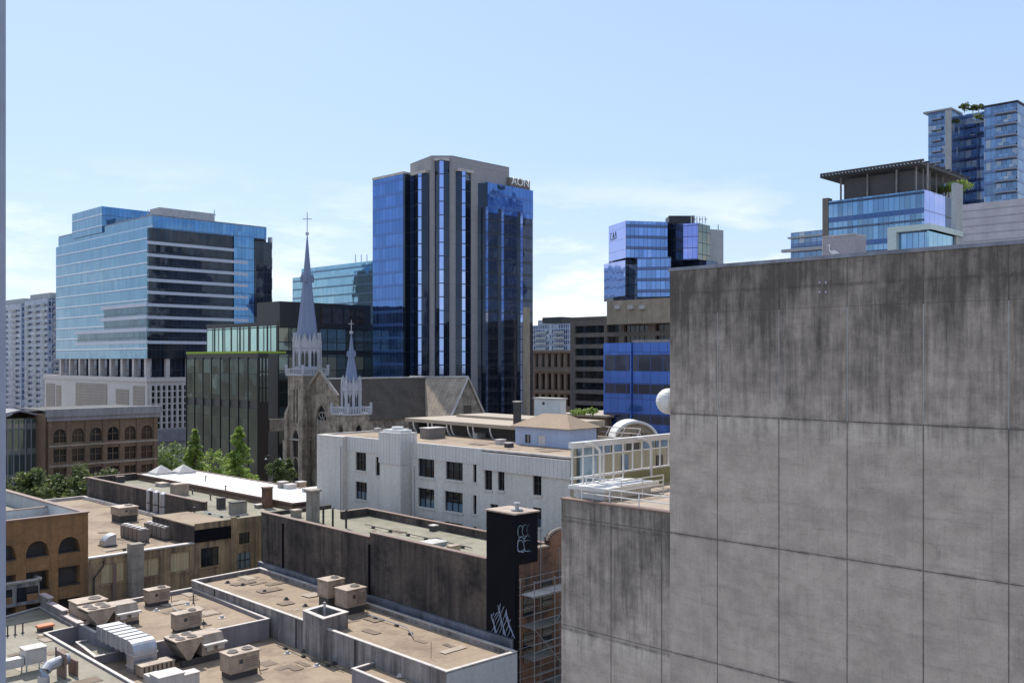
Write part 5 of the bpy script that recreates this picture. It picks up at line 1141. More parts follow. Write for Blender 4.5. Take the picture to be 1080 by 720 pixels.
m = MB(); m.wbox(WD, 0, lenD, zd + .003, zd + .12, -.55, .08); m.gbox(O0, .03, 14.6, 37.7, 38, zd - .25, zd + .1); m.gbox(O0, 14.25, 14.58, 8.5, 37.7, zd - .24, zd + .12); m.gbox(O0, lenD, 14.24, 8.5, 8.85, zd - .24, zd + .1); m.build('parapet', 'coping_white', db)
s = WD.s(134); m = MB(); m.wbox(WD, s, WD.s(147), 0, WD.z(140, 572), .01, .9); pc = m.build('chimney_pier', 'chimney_concrete', db)
m = MB(); 
for k in range(5): m.wbox(WD, s - .03, WD.s(147) + .03, WD.z(140, 584) - k * 1.15, WD.z(140, 584) - k * 1.15 + .12, .0, .95)
m.build('band', 'chimney_concrete', pc)
m = MB(); a = WD.at(WD.s(98), .2); b = WD.at(WD.s(108), .2); m.tube([(a.x, a.y, 2), (a.x, a.y, WD.z(98, 609)), (b.x, b.y, WD.z(108, 596)), (b.x, b.y, zd - .3)], .07, 6); m.build('drainpipe', 'steel_dark', db)
m = MB(); a = WD.at(WD.s(119), .3); m.tube([(a.x, a.y, 2), (a.x, a.y, WD.z(119, 594))], .16, 8); m.build('flue', 'coping_rust', db)
# taller greenish-roofed building behind it
zE = HC - 14.8
eb = thing('green_roofed_building', 'ochre building with a greenish flat roof and blackened side wall behind the boarded one', 'building', (g2(15, 3).x, g2(15, 3).y, 0))
WE1 = Wall(g2(lenD, -.02), R); w1 = 13.05 - lenD; w2 = 16.6 - lenD + .6
hE = [(WE1.s(212), WE1.s(231), WE1.z(221, 597), WE1.z(221, 577)), (WE1.s(252), WE1.s(264), WE1.z(258, 573), WE1.z(258, 561)), (WE1.s(249), WE1.s(264.5), WE1.z(257, 599), WE1.z(257, 582))]
m = MB(); m.holed(WE1, 0, w2, 0, zE, hE, .2)
m.build('facade', 'ochre_render', eb)
for i, h in enumerate(hE):
    m = MB(); m.wq(WE1, *h, -.18, 1 if i == 2 else 0)
    for k in (1, 2): x = h[0] + (h[1] - h[0]) * k / 3; m.wbox(WE1, x - .03, x + .03, h[2], h[3], -.175, -.12, 2)
    m.wbox(WE1, h[0], h[1], (h[2] + h[3]) / 2 - .03, (h[2] + h[3]) / 2 + .03, -.17, -.12, 2); wo = m.build('window', ['pane_dark', 'pane_blue', 'steel_dark'], eb)
    m = MB(); m.wbox(WE1, h[0] - .1, h[1] + .1, h[2] - .15, h[2] - .005, -.1, .08); m.build('sill', 'ochre_render', wo)
m = MB(); m.wbox(WE1, 0, w1, WE1.z(221, 570), WE1.z(221, 557), .01, .12); m.build('dark_band', 'black_paint', eb)
m = MB(); m.wbox(WE1, w1, w1 + .5, 0, zE + .2, .01, .35); m.wbox(WE1, w2 - .4, w2, 0, zE, .01, .2); m.build('pilaster', 'ochre_render', eb)
m = MB(); m.prism([g2(lenD + .01, .18), g2(21, .18), g2(21, 38), g2(15, 38), g2(15, 8.4), g2(lenD + .01, 8.4)], 0, zE - .3); m.build('roof', 'roof_green_tan', eb)
WEs = Wall(g2(14.95, 38), -L); m = MB(); m.wbox(WEs, 0, 29.4, 0, zE + .45, -.35, 0); m.gbox(O0, 15.3, 21, 37.7, 38, zE - .3, zE + .45); m.build('side_wall', 'party_wall', eb)
m = MB(); m.wbox(WEs, -.05, 29.4, zE + .452, zE + .53, -.4, .05); m.gbox(O0, 15.36, 21, 37.65, 38.05, zE + .452, zE + .53); m.build('coping', 'coping_rust', eb)
WE9 = Wall(g2(lenD - .02, 8.4), -L); m = MB(); m.wbox(WE9, 0, 8.4, 0, zE - .25, -.3, 0); m.build('bay_parapet', 'party_wall', eb)
m = MB(); m.gbox(O0, lenD - .06, lenD + .3, -.06, 8.45, zE - .248, zE - .15); m.gbox(O0, lenD + .31, 13.1, .2, 8.45, zE - .29, zE - .2); m.build('bay_coping', 'roof_tan', eb)
# white membrane roof
wf = thing('white_roofed_building', 'long building with a blinding white flat roof below the church and trees', 'building', (g2(24, 10).x, g2(24, 10).y, 0)); zf = HC - 14.45
m = MB(); fpw = [g2(21.05, 2), g2(28.3, 2), g2(28.3, 38), g2(21.05, 38)]; m.prism(fpw, 0, zf - .05); m.build('wall', 'brown_old_brick', wf)
m = MB(); m.prism(inset(ccw(fpw), .2), zf - .04, zf); m.build('white_roof', 'roof_white', wf)
m = MB(); m.ring(ccw(fpw), .2, zf - .35, zf + .1); m.build('coping', 'coping_rust', wf)
# low roofs near the church
lr = thing('courtyard_building', 'small flat roofed building between the white roof and the church base', 'building', (g2(36, 4).x, g2(36, 4).y, 0))
m = MB(); fq = [g2(29, -6), g2(40, -6), g2(40, 12), g2(29, 12)]; m.prism(fq, 0, HC - 15.2); m.build('body', 'brown_old_brick', lr)
m = MB(); m.prism(inset(ccw(fq), .3), HC - 15.2, HC - 15.1); m.build('roof', 'roof_grey_tan', lr); m = MB(); m.ring(ccw(fq), .3, HC - 15.3, HC - 14.8); m.build('coping', 'coping_white', lr)

# ------------------------------------------------------------------ brown brick arched-window building and glass neighbour, far left
WN = Wall(P(51, 150), R); sn = WN.s(166); zn = WN.z(52, 437.5)
nb = thing('arched_window_building', 'dark brown brick building with arched upper windows and pale cornice at left', 'building', (WN.p.x, WN.p.y, 0))
holes = []; arcs = [(56.5, 70), (76, 89), (95, 107.5), (113.5, 125.5), (131.5, 143.5), (149, 161)]
for a, b in arcs:
    px = (a + b) / 2; holes.append((WN.s(a), WN.s(b), WN.z(px, 466.5 - (px - 63) * .045), WN.z(px, 452.3 - (px - 63) * .045)))
for a, b in arcs:
    px = (a + b) / 2; holes.append((WN.s(a), WN.s(b), WN.z(px, 487 - (px - 63) * .05), WN.z(px, 473.5 - (px - 63) * .045)))
    holes.append((WN.s(a), WN.s(b), WN.z(px, 506), WN.z(px, 494 - (px - 63) * .05)))
m = MB(); m.holed(WN, 0, sn, 0, zn, holes, .4)
for h in holes[:6]: m.arch(WN, h[0], h[1], h[3] - (h[1] - h[0]) / 2, h[3], 0, .4, 0)
m.wbox(WN, 0, sn, 0, zn, -16, -1.2); m.wbox(WN, sn - .02, sn, 0, zn, -1.2, -.01)
m.build('facade', 'brown_old_brick', nb)
for i, h in enumerate(holes):
    m = MB(); m.wq(WN, *h, -.38); x = (h[0] + h[1]) / 2; m.wbox(WN, x - .06, x + .06, h[2], h[3], -.375, -.25, 1); m.wbox(WN, h[0], h[1], (h[2] + h[3]) / 2 - .05, (h[2] + h[3]) / 2 + .05, -.37, -.25, 1)
    m.build('window', ['pane_brown' if i % 3 else 'pane_dark', 'brown_old_brick'], nb)
m = MB(); m.wbox(WN, -.3, sn + .5, zn - .3, zn + .9, -.3, .7); m.wbox(WN, -.2, sn + .3, zn - 1.0, zn - .31, -.01, .35); m.build('cornice', 'cornice_grey', nb)
for y in (470, 491): m = MB(); z = WN.z(63, y - 0); m.wbox(WN, 0, sn, z - .15, z + .15, .01, .2); m.build('string_course', 'sandstone', nb)
for i, a in enumerate((53.2, 72.5, 92, 110.5, 128.5, 146, 164)): s = WN.s(a); m = MB(); m.wbox(WN, s - .35, s + .35, 0, zn - 1.01, .012, .15); m.build('pilaster', 'brown_old_brick', nb)
m = MB(); m.wbox(WN, .3, sn - .3, zn + .5, zn + .6, -15.5, -.4); m.build('roof', 'roof_dark', nb)
WS_ = Wall(P(-20, 148), R); ss_ = WS_.s(50); zs = WS_.z(30, 434)
gs = thing('glass_street_building', 'small glass fronted building with a folded roof left of the brown brick one', 'building', (WS_.p.x, WS_.p.y, 0))
m = MB(); m.wbox(WS_, 0, ss_, 0, zs - 1.0, -14, -.05); m.build('facade', 'glass_street', gs)
m = MB()
a, b = WS_.s(6), ss_
for s0, s1, z0, z1 in ((0, a + 2, zs - .8, zs + .4), (a + 2, b + .3, zs + .4, zs - .9)):
    A, B2, C2, D2 = WS_.at(s0, .6), WS_.at(s1, .6), WS_.at(s1, -14), WS_.at(s0, -14)
    m.hull([(A.x, A.y, z0 - .3), (B2.x, B2.y, z1 - .3), (C2.x, C2.y, z1 - .3), (D2.x, D2.y, z0 - .3)], [(A.x, A.y, z0), (B2.x, B2.y, z1), (C2.x, C2.y, z1), (D2.x, D2.y, z0)])
m.build('folded_roof', 'cornice_grey', gs)
m = MB(); m.wbox(WS_, ss_ - .4, ss_ + .1, 0, zs, -1, .2); m.build('edge_column', 'cornice_grey', gs)
for i in range(7): s = WS_.s(8 + i * 6.2); m = MB(); m.wbox(WS_, s - .06, s + .06, 0, zs - 1.2, -.04, .2); m.build('mullion', 'cornice_grey', gs)
# ------------------------------------------------------------------ the near roofs
def lowroof(root, pxs, drop, wmat, rmat, cmat, ph=.3, th=.3, zb=6, part='roof'):
    poly = ccw([G(x, y, drop) for x, y in pxs]); z = HC - drop
    m = MB(); n = len(poly)
    for i in range(n):
        a, b = poly[i], poly[(i + 1) % n]; l = (b - a).length
        m.face([(a.x, a.y, zb), (b.x, b.y, zb), (b.x, b.y, z), (a.x, a.y, z)], [(0, zb), (l, zb), (l, z), (0, z)])
    m.build('wall', wmat, root)
    ins = inset(poly, th)
    m = MB(); m.face([(p.x, p.y, z - ph) for p in inset(poly, .02)]); m.build(part, rmat, root)
    m = MB()
    for i in range(n):
        a, b = ins[i], ins[(i + 1) % n]; m.face([(b.x, b.y, z - ph), (a.x, a.y, z - ph), (a.x, a.y, z), (b.x, b.y, z)])
    m.build('parapet', wmat, root)
    m = MB(); m.ring(inset(poly, -.04), th + .06, z + .002, z + .06); m.build('coping', cmat, root)
    return poly
n1 = thing('tan_roofed_building', 'long building with a tan flat roof and white-edged parapet below the blackened wall', 'building', (G(400, 660, 18.5).x, G(400, 660, 18.5).y, 0))
poly1 = lowroof(n1, [(202, 612), (274.5, 598.5), (545, 687), (471, 708.5)], 18.5, 'render_grey', 'roof_tan', 'coping_white', .32, .2)
w1 = Wall(G(202, 612, 18.5), G(471, 708.5, 18.5) - G(202, 612, 18.5))
for px in (226, 312, 374): s = w1.s(px); m = MB(); m.wbox(w1, s, s + .12, 8, HC - 18.55, .004, .06); m.build('wall_joint', 'hvac_dark', n1)
m = MB(); w3 = Wall(G(471, 708.5, 18.5), G(545, 687, 18.5) - G(471, 708.5, 18.5)); m.wbox(w3, 0, (G(545, 687, 18.5) - G(471, 708.5, 18.5)).length, 6, HC - 18.58, .004, .05); m.build('pale_side_wall', 'render_pale', n1)
sh = ccw([G(319.5, 644, 17.75), G(342, 637.8, 17.75), G(367, 645.5, 17.75), G(341, 653, 17.75)]); z = HC - 17.75
m = MB(); m.ring(sh, .28, HC - 20.7, z); m.face([(p.x, p.y, z - .8) for p in inset(sh, .2)]); so = m.build('roof_shaft', 'render_grey', n1)
m = MB(); m.ring(inset(sh, -.05), .36, z + .002, z + .07); m.build('shaft_coping', 'coping_white', so)
m = MB(); c = sum(sh, Vector((0, 0))) / 4; m.tube([(c.x, c.y, z - .8), (c.x, c.y, z + .7)], .09, 8); m.cyl(c, .3, z - .8, z - .6, 12); m.build('shaft_vent', 'galvanised', so)

n2 = thing('stepped_roof_building', 'building with several tan roof levels carrying most of the tan cooling units', 'building', (G(200, 680, 20).x, G(200, 680, 20).y, 0))
m = MB(); p3 = ccw([G(-60, 700, 20.6), G(60, 655, 20.6), G(205, 628, 20.6), G(290, 650, 20.6), G(480, 722, 20.6), G(470, 860, 20.6), G(-60, 860, 20.6)])
m.prism(p3, 0, HC - 20.6); m.build('lower_roof', 'roof_tan', n2)
lowroof(n2, [(62, 646), (203, 619.5), (284, 652.5), (160, 678.5), (98, 666)], 19.15, 'render_purple', 'roof_tan', 'coping_white', .25, .18, 10, 'middle_roof')
lowroof(n2, [(371, 705), (403, 695.5), (478, 722), (450, 738)], 19.6, 'render_purple', 'roof_tan', 'coping_white', .25, .16, 10, 'small_roof')
lowroof(n2, [(80, 677), (100, 693), (134, 685), (113, 671)], 20.0, 'render_purple', 'roof_grey_tan', 'coping_white', .12, .15, 10, 'well_roof')
n5 = thing('grey_roofed_building', 'nearest building at bottom left with a grey-tan roof and stepped pinkish parapet', 'building', (G(40, 690, 19.4).x, G(40, 690, 19.4).y, 0))
lowroof(n5, [(-120, 690), (-60, 668), (43, 639.5), (81, 660.5), (48.6, 667.5), (133, 715.5), (260, 790), (-160, 860)], 19.4, 'render_purple', 'roof_grey_tan', 'coping_white', .12, .14, 6)
e0, e1 = G(43, 640, 19.4), G(83, 662, 19.4); ws = Wall(e0, e1 - e0); le = (e1 - e0).length
for i, (f0, f1, h) in enumerate(((.0, .22, 1.0), (.19, .62, .62), (.60, 1.0, .30))):
    m = MB(); m.wbox(ws, le * f0, le * f1, HC - 19.33, HC - 19.4 + h, -.28, .02 + i * .01); po_ = m.build('stepped_parapet', 'render_grey', n5)
    m = MB(); m.wbox(ws, le * f0 - .05, le * f1 + .05, HC - 19.4 + h + .002, HC - 19.4 + h + .09, -.36, .1 + i * .01); m.build('parapet_cap', 'coping_pink', po_)
cB = G(42, 634, 19.4); WB5 = Wall(cB - R * 9, R); zb5 = HC - 17.7
bx = thing('glazed_penthouse', 'flat roofed penthouse with dark square windows at the left edge of the grey roof', 'penthouse', (cB.x, cB.y, HC - 19.4))
hh = [(9 - 1.95 * k - 1.75, 9 - 1.95 * k - .1, HC - 19.2, zb5 - .35) for k in range(4)]
m = MB(); m.holed(WB5, 0, 9, HC - 19.45, zb5, hh, .1); m.prism([cB + L * .12, cB - R * 9 + L * .12, cB - R * 9 + L * 4.8, cB + L * 4.8], HC - 19.45, zb5 - .3); m.wbox(WB5, 8.98, 9, HC - 19.45, zb5, -.12, 0); m.build('wall', 'render_grey', bx)
for h in hh: m = MB(); m.wq(WB5, *h, -.09); m.build('window', 'pane_dark', bx)
m = MB(); m.prism([cB - L * .1 + R * .1, cB - R * 9 - L * .1, cB - R * 9 + L * 4.9, cB + L * 4.9 + R * .1], zb5 + .002, zb5 + .12); m.build('roof', 'roof_grey_tan', bx)
m = MB(); m.prism([cB + R * .12 - L * .12, cB - R * .2 - L * .12, cB - R * .2 + L * 5, cB + R * .12 + L * 5], zb5 + .122, zb5 + .28); m.wbox(WB5, 0, 9, zb5 + .122, zb5 + .2, -.2, .12); m.build('coping', 'coping_white', bx)

# ------------------------------------------------------------------ rooftop machines (local axes: x away to the right, y away to the left; origin = nearest bottom corner)
def tint(c): return c
def unit(name, label, cat, at, w, d, h, mat='hvac_tan', curb=.25, fans=1, louvre='front', over=.06, group='rooftop air handling units', leg=False, slope=0):
    o = thing(name, label, cat, at, group, ga)
    ORG[o.name] = Vector((0, 0, 0))
    z0 = curb + (.3 if leg else 0)
    m = MB(); m.box(0, w, 0, d, z0, z0 + h); m.build('cabinet', mat, o)
    m = MB(); m.box(-over, w + over, -over, d + over, z0 + h + .002, z0 + h + .07); m.build('lid', mat, o)
    if leg:
        for x in (.1, w - .2):
            for y in (.1, d - .2): m = MB(); m.box(x, x + .08, y, y + .08, 0, z0 - .001); m.build('leg', 'galvanised', o)
    else:
        m = MB(); m.box(.08, w - .08, .08, d - .08, 0, z0 - .002); m.box(-.1, w + .1, -.1, d + .1, 0, .06) if False else None; m.build('curb', 'hvac_dark', o)  # dark curb colour also paints the shadow under the cabinet
    for i in range(fans):
        cx = w * (.28 if fans == 1 else (i + .5) / fans) if fans > 1 else w * .72; r = min(w / max(fans, 1.6), d) * .34
        m = MB(); m.cyl((cx, d * .5), r, z0 + h + .07, z0 + h + .16, 16, 0); f = m.build('fan', mat, o)
        m = MB(); m.cyl((cx, d * .5), r * .86, z0 + h + .161, z0 + h + .165, 16); m.build('fan_opening', 'hvac_dark', f)
    m = MB(); n = 5
    for i in range(n): z = z0 + h * (.2 + .13 * i); m.box(w * .52, w * .94, -.03, -.004, z, z + .05)
    m.build('louvre', 'hvac_grille', o)
    m = MB(); m.box(w * .05, w * .46, -.02, -.003, z0 + h * .12, z0 + h * .88); m.box(-.02, -.003, d * .12, d * .88, z0 + h * .15, z0 + h * .85); m.build('access_panel', mat, o)
    m = MB(); m.box(w * .30, w * .42, -.055, -.021, z0 + h * .5, z0 + h * .72); m.build('control_box', 'hvac_dark', o)
    m = MB(); m.tube([(w + .02, d * .3, z0 + h * .3), (w + .25, d * .3, z0 + h * .3), (w + .25, d * .3, .05), (w + .9, d * .3, .05)], .03, 6); m.build('gas_pipe', 'steel_dark', o)
    return o
def rotL(px, py, drop): p = G(px, py, drop); return (p.x, p.y, HC - drop)
unit('rooftop_unit', 'small tan cooling unit on the middle tan roof nearest the ochre boarded wall', 'cooling unit', rotL(157, 640.5, 19.4), 1.75, .95, .95, curb=.3)
unit('rooftop_unit', 'square tan cooling unit in the centre of the middle tan roof', 'cooling unit', rotL(186, 668, 19.4), 1.95, .85, 1.05, curb=.22, louvre='side')
unit('rooftop_unit', 'larger tan cooling unit standing alone on the lower roof, bottom centre-left', 'cooling unit', rotL(243, 718, 20.6), 2.1, 1.35, 1.15, curb=.4, fans=2)
unit('rooftop_unit', 'right-hand one of the paired tan units beside the square roof shaft', 'cooling unit', rotL(366, 648.5, 18.8), 1.75, 1.55, 1.25, curb=.5)
unit('rooftop_unit', 'left-hand one of the paired tan units beside the square roof shaft', 'cooling unit', rotL(346, 643, 18.8), 1.5, 1.4, 1.25, curb=.85)
unit('rooftop_unit', 'long low tan cooling unit behind the V-shaped condenser at the far left', 'cooling unit', rotL(82, 656, 19.4), 2.2, 1.7, 1.2, curb=.1)
def vunit(label, at, W=2.3, D_=2.3, H=1.9, bw=2.2):
    o = thing('v_condenser', label, 'condenser', at, 'V-shaped condensers', ga); ORG[o.name] = Vector((0, 0, 0))
    m = MB(); z1 = H; zb = .45; c = W / 2
    prof = [(0, z1), (.0, z1 - .12), (c - .14, zb), (c + .14, zb), (W, z1 - .12), (W, z1)]
    for y in (0, D_): m.face([(x, y, z) for x, z in (prof if y == 0 else prof[::-1])][::1])
    m.build('end_panel', 'hvac_tan', o)
    m = MB(); m.face([(0, 0.02, z1 - .12), (c - .14, 0.02, zb), (c - .14, D_ - .02, zb), (0, D_ - .02, z1 - .12)], None, 0); m.face([(c + .14, .02, zb), (W, .02, z1 - .12), (W, D_ - .02, z1 - .12), (c + .14, D_ - .02, zb)]); m.build('coil', 'hvac_grille', o)
    m = MB(); m.box(-.05, W + .05, -.05, D_ + .05, z1 + .001, z1 + .1); m.build('top_deck', 'hvac_tan', o)
    for i in range(2):
        for j in range(2):
            m = MB(); m.cyl((W * (.27 + .46 * i), D_ * (.27 + .46 * j)), W * .185, z1 + .1, z1 + .17, 16); f = m.build('fan', 'hvac_tan', o)
            m = MB(); m.cyl((W * (.27 + .46 * i), D_ * (.27 + .46 * j)), W * .155, z1 + .171, z1 + .175, 16); m.build('fan_opening', 'hvac_dark', f)
    m = MB(); x0, x1 = W + .06, W + bw; m.box(x0, x1, .15, D_, .45, z1 - .55)
    m.hull([(x0, .15, z1 - .55), (x1, .15, z1 - .55), (x1, D_, z1 - .55), (x0, D_, z1 - .55)], [(x0, .5, z1 + .02), (x1, .5, z1 + .02), (x1, D_, z1 + .02), (x0, D_, z1 + .02)]); m.build('cabinet', 'hvac_tan', o)
    m = MB(); m.box(x0 + .02, x1 + .05, -.25, .15, z1 - .62, z1 - .5); m.box(x0 + .3, x0 + .8, -.03, .14, .75, 1.05); m.box(x0 + 1.1, x0 + 1.6, -.03, .14, .75, 1.05); m.build('hood', 'hvac_white', o)
    m = MB(); m.box(c - .5, x1, .1, .3, 0, .44); m.box(c - .5, x1, D_ - .3, D_ - .1, 0, .44); m.build('skid', 'hvac_dark', o)
    return o
vunit('V-shaped tan condenser with four fans on the lower roof beside the silver duct', rotL(186, 706, 20.6), 1.85, 1.8, 1.75, 1.75)
vunit('V-shaped tan condenser with four fans at far left near the arcade building', rotL(93, 671, 19.6), 1.95, 1.9, 1.7, 1.8)
# ribbed silver duct
o = thing('duct', 'ribbed silver duct turning down between the two V-shaped condensers', 'duct', rotL(141, 711, 20.6), None, ga); ORG[o.name] = Vector((0, 0, 0))
m = MB(); prof = [(1.1, 0), (1.1, 1.15), (6.0, 1.15), (6.0, 2.05)] + [(.75 - .75 * math.sin(i * math.pi / 12), 1.3 + .75 * math.cos(i * math.pi / 12)) for i in range(7)] + [(0, 0)]
for x, rev in ((0, 1), (1.6, 0)): m.face([(x, a, b) for a, b in (prof[::-1] if rev else prof)])
n = len(prof)
for i in range(n): a, b = prof[i], prof[(i + 1) % n]; m.face([(0, a[0], a[1]), (0, b[0], b[1]), (1.6, b[0], b[1]), (1.6, a[0], a[1])])
m.build('casing', 'galvanised', o)
for y in (1.0, 1.8, 2.6, 3.4, 4.2, 5.0): m = MB(); m.box(-.05, 1.65, y, y + .09, 1.1, 2.11); m.build('rib', 'hvac_white', o)
for z in (.35, 1.15): m = MB(); m.box(-.05, 1.65, -.05, 1.15, z, z + .08); m.build('rib', 'hvac_white', o)
def boxduct(name, label, cat, at, parts, mat='hvac_white'):
    o = thing(name, label, cat, at, None, ga); ORG[o.name] = Vector((0, 0, 0))
    for nm, bxs, mt in parts:
        m = MB()
        for b in bxs: m.box(*b)
        m.build(nm, mt or mat, o)
    return o
boxduct('air_handler', 'white air handling box with side ducts cut off by the bottom edge, centre-left', 'air handler', rotL(168, 742, 20.6), [
    ('cabinet', [(0, 1.6, 0, 1.3, .3, 1.5)], None), ('plenum', [(1.65, 2.7, .2, 1.0, .3, 1.25), (.3, 1.2, 1.35, 2.8, .4, 1.1)], None), ('lid', [(-.05, 1.65, -.05, 1.35, 1.502, 1.56), (1.66, 2.75, .15, 1.05, 1.252, 1.3)], 'coping_white'), ('skid', [(0, 2.6, .1, .25, 0, .3), (0, 2.6, 1.0, 1.15, 0, .3)], 'hvac_dark')])
boxduct('low_unit', 'low tan slatted box between the silver duct and the white air handler', 'unit', rotL(150, 716, 20.6), [('cabinet', [(0, 2.2, 0, 1.0, .1, .75)], 'hvac_tan'), ('lid', [(-.04, 2.24, -.04, 1.04, .752, .8)], 'hvac_tan'), ('slat', [(.1 + .3 * i, .2 + .3 * i, -.03, -.002, .15, .7) for i in range(7)], 'hvac_dark')])
o = boxduct('small_air_handler', 'small white box unit raised on legs at the bottom left corner', 'air handler', rotL(27, 711, 19.5), [
    ('cabinet', [(0, 1.25, 0, 1.0, .55, 1.45)], None), ('lid', [(-.05, 1.3, -.05, 1.05, 1.452, 1.52)], 'coping_white'), ('leg', [(.05, .12, .05, .12, 0, .55), (1.1, 1.17, .05, .12, 0, .55), (.05, .12, .9, .97, 0, .55), (1.1, 1.17, .9, .97, 0, .55)], 'galvanised'),
    ('side_duct', [(-3.5, -.05, .1, .75, .5, 1.05)], None), ('front_panel', [(.1, 1.15, -.03, -.003, .65, 1.35)], 'coping_white')])
o = thing('curved_duct', 'shiny curved duct elbow with brown end boxes at the bottom left', 'duct', rotL(46, 722, 19.5), None, ga); ORG[o.name] = Vector((0, 0, 0))
m = MB(); m.tube([(0, 0, 0), (0, 0, .5), (.12, .1, .8), (.4, .3, .98), (.8, .5, 1.0), (1.7, .9, 1.0)], .34, 14); m.build('elbow', 'galvanised', o)
for x in (1.3, 2.0): m = MB(); m.box(x, x + .12, .2, 1.5, 0, 1.5 - (x - 1.3) * .8); m.build('end_box', 'coping_rust', o)
o = thing('roof_hatch', 'orange rusty roof hatch on the grey-tan roof at bottom left', 'hatch', rotL(41, 667, 19.5), None, ga); ORG[o.name] = Vector((0, 0, 0))
m = MB(); m.box(.08, 1.02, .08, .62, 0, .28); m.build('curb', 'hvac_dark', o); m = MB(); m.box(0, 1.1, 0, .7, .282, .42); m.build('lid', 'rust_orange', o)
# boarded building roof
unit('rooftop_unit', 'tan cooling unit with dark base on the roof of the boarded ochre building', 'cooling unit', rotL(126, 551.5, 16.85), 2.0, 2.2, .8, curb=.7, group='rooftop air handling units')
cp = None
def condenser(label, at):
    o = thing('condenser', label, 'condenser', at, 'small condensers in two rows on the boarded building', ga); ORG[o.name] = Vector((0, 0, 0))
    m = MB(); m.box(0, .85, 0, .72, .1, 1.2); m.build('cabinet', 'hvac_grille', o); m = MB(); m.cyl((.42, .36), .3, 1.2, 1.3, 12); m.build('fan', 'hvac_white', o); m = MB(); m.box(.0, .85, .05, .15, 0, .098); m.box(0, .85, .5, .6, 0, .098); m.build('foot', 'hvac_dark', o); return o
b1, b2 = G(148, 572.5, 16.85), G(173.5, 570, 16.85); ordn = ['nearest', 'second', 'third', 'fourth', 'farthest']
for r_, (b, nm) in enumerate(((b1, 'left'), (b2, 'right'))):
    for k in range(5):
        p = b + L * (k * .9); lab = '%s small grey condenser in the %s row on the boarded building roof' % (ordn[k], nm)
        if cp is None: cp = condenser(lab, (p.x, p.y, HC - 16.85))
        else: dup(cp, (p.x, p.y, HC - 16.85), ga, lab)
p = G(168, 566, 16.85)
o = thing('hood_vent', 'curved metal hood vent near the parapet of the boarded ochre building', 'vent', rotL(110, 577, 16.85), None, ga); ORG[o.name] = Vector((0, 0, 0))
m = MB(); n = 8; pr_ = [(0, 0)] + [(1.1 - 1.1 * math.cos(i * math.pi / 2 / n), .2 + .85 * math.sin(i * math.pi / 2 / n)) for i in range(n + 1)] + [(1.1, 0)]
for y, rv in ((0, 0), (1.1, 1)): m.face([(x, y, z) for x, z in (pr_ if rv else pr_[::-1])])
for a, b in zip(pr_, pr_[1:]): m.face([(a[0], 0, a[1]), (a[0], 1.1, a[1]), (b[0], 1.1, b[1]), (b[0], 0, b[1])])
m.build('hood', 'galvanised', o); m = MB(); m.box(-.1, 1.2, -.1, 1.2, 0, .1); m.build('base', 'hvac_dark', o)
for k, (px, lab) in enumerate(((158.5, 'left'), (165.5, 'middle'), (172.5, 'right'))):
    p = G(px, 541 + k * 2.2, 16.85); o = thing('tank', '%s of three upright grey metal tanks against the dark side wall' % lab, 'tank', (p.x, p.y, HC - 16.85), 'upright tanks')
    m = MB(); m.cyl(p, .42, HC - 16.8, HC - 14.3, 18); m.build('shell', 'galvanised', o); m = MB(); m.cyl(p, .42, HC - 14.299, HC - 14.15, 18, 0, .2); m.build('top', 'galvanised', o); m = MB(); m.cyl(p, .46, HC - 16.85, HC - 16.7, 18); m.cyl(p, .435, HC - 15.7, HC - 15.6, 18); m.build('band', 'steel_dark', o)
def rbox(name, label, cat, px, py, drop, w, d, h, mat, cap='coping_white', ch=.08, grp=None):
    o = thing(name, label, cat, rotL(px, py, drop), grp, ga); ORG[o.name] = Vector((0, 0, 0))
    m = MB(); m.box(0, w, 0, d, 0, h); m.build('body', mat, o); m = MB(); m.box(-.06, w + .06, -.06, d + .06, h + .002, h + ch); m.build('cap', cap, o); return o
dE = 15.1
rbox('roof_box', 'black square vent box on the green-tan roof', 'vent box', 231, 537, dE, .75, .55, 1.05, 'hvac_dark', 'hvac_dark')
rbox('roof_box', 'long brown vent box right of the black one on the green-tan roof', 'vent box', 246, 543, dE, 1.5, .9, 1.15, 'chimney_concrete', 'hvac_dark')
rbox('roof_box', 'round-shouldered tan unit behind the three tanks', 'vent box', 185, 523, dE, 1.6, 1.3, 1.05, 'hvac_tan', 'hvac_tan', .25)
rbox('roof_box', 'small dark vent near the far left corner of the green-tan roof', 'vent box', 124, 509, dE, .9, .6, .7, 'hvac_dark', 'coping_rust')
rbox('roof_box', 'low pale slab vent beside the brick chimney on the green-tan roof', 'vent box', 272, 536, dE, 1.3, .7, .3, 'chimney_concrete', 'coping_white')
rbox('roof_box', 'flat pale skylight curb between the tanks and the white roof', 'skylight', 170, 513.5, dE, 2.4, 1.6, .35, 'coping_white', 'hvac_tan')
o = rbox('chimney', 'squat red-brown brick chimney on the edge of the white roof', 'chimney', 280, 536, dE, .85, .75, 2.0, 'brown_brick', 'coping_rust', .15)
for k, (px, py, h, lab) in enumerate(((217, 513, 1.2, 'thin vent pipe beside the left half of the white roof'), (238, 524, 1.2, 'thin vent pipe above the black vent box'), (222, 527, .5, 'short vent pipe left of the black vent box'), (203, 521, .4, 'short stub pipe near the round-shouldered tan unit'), (205, 540, .4, 'short stub pipe near the front of the green-tan roof'))):
    p = G(px, py, dE); o = thing('vent_pipe', lab, 'pipe', (p.x, p.y, HC - dE), 'thin pipes on the green-tan roof'); m = MB(); m.tube([(p.x, p.y, HC - dE), (p.x, p.y, HC - dE + h)], .07, 8); m.build('pipe', 'steel_dark', o); m = MB(); m.cyl(p, .14, HC - dE + h, HC - dE + h + .1, 8); m.build('cap', 'steel_dark', o)
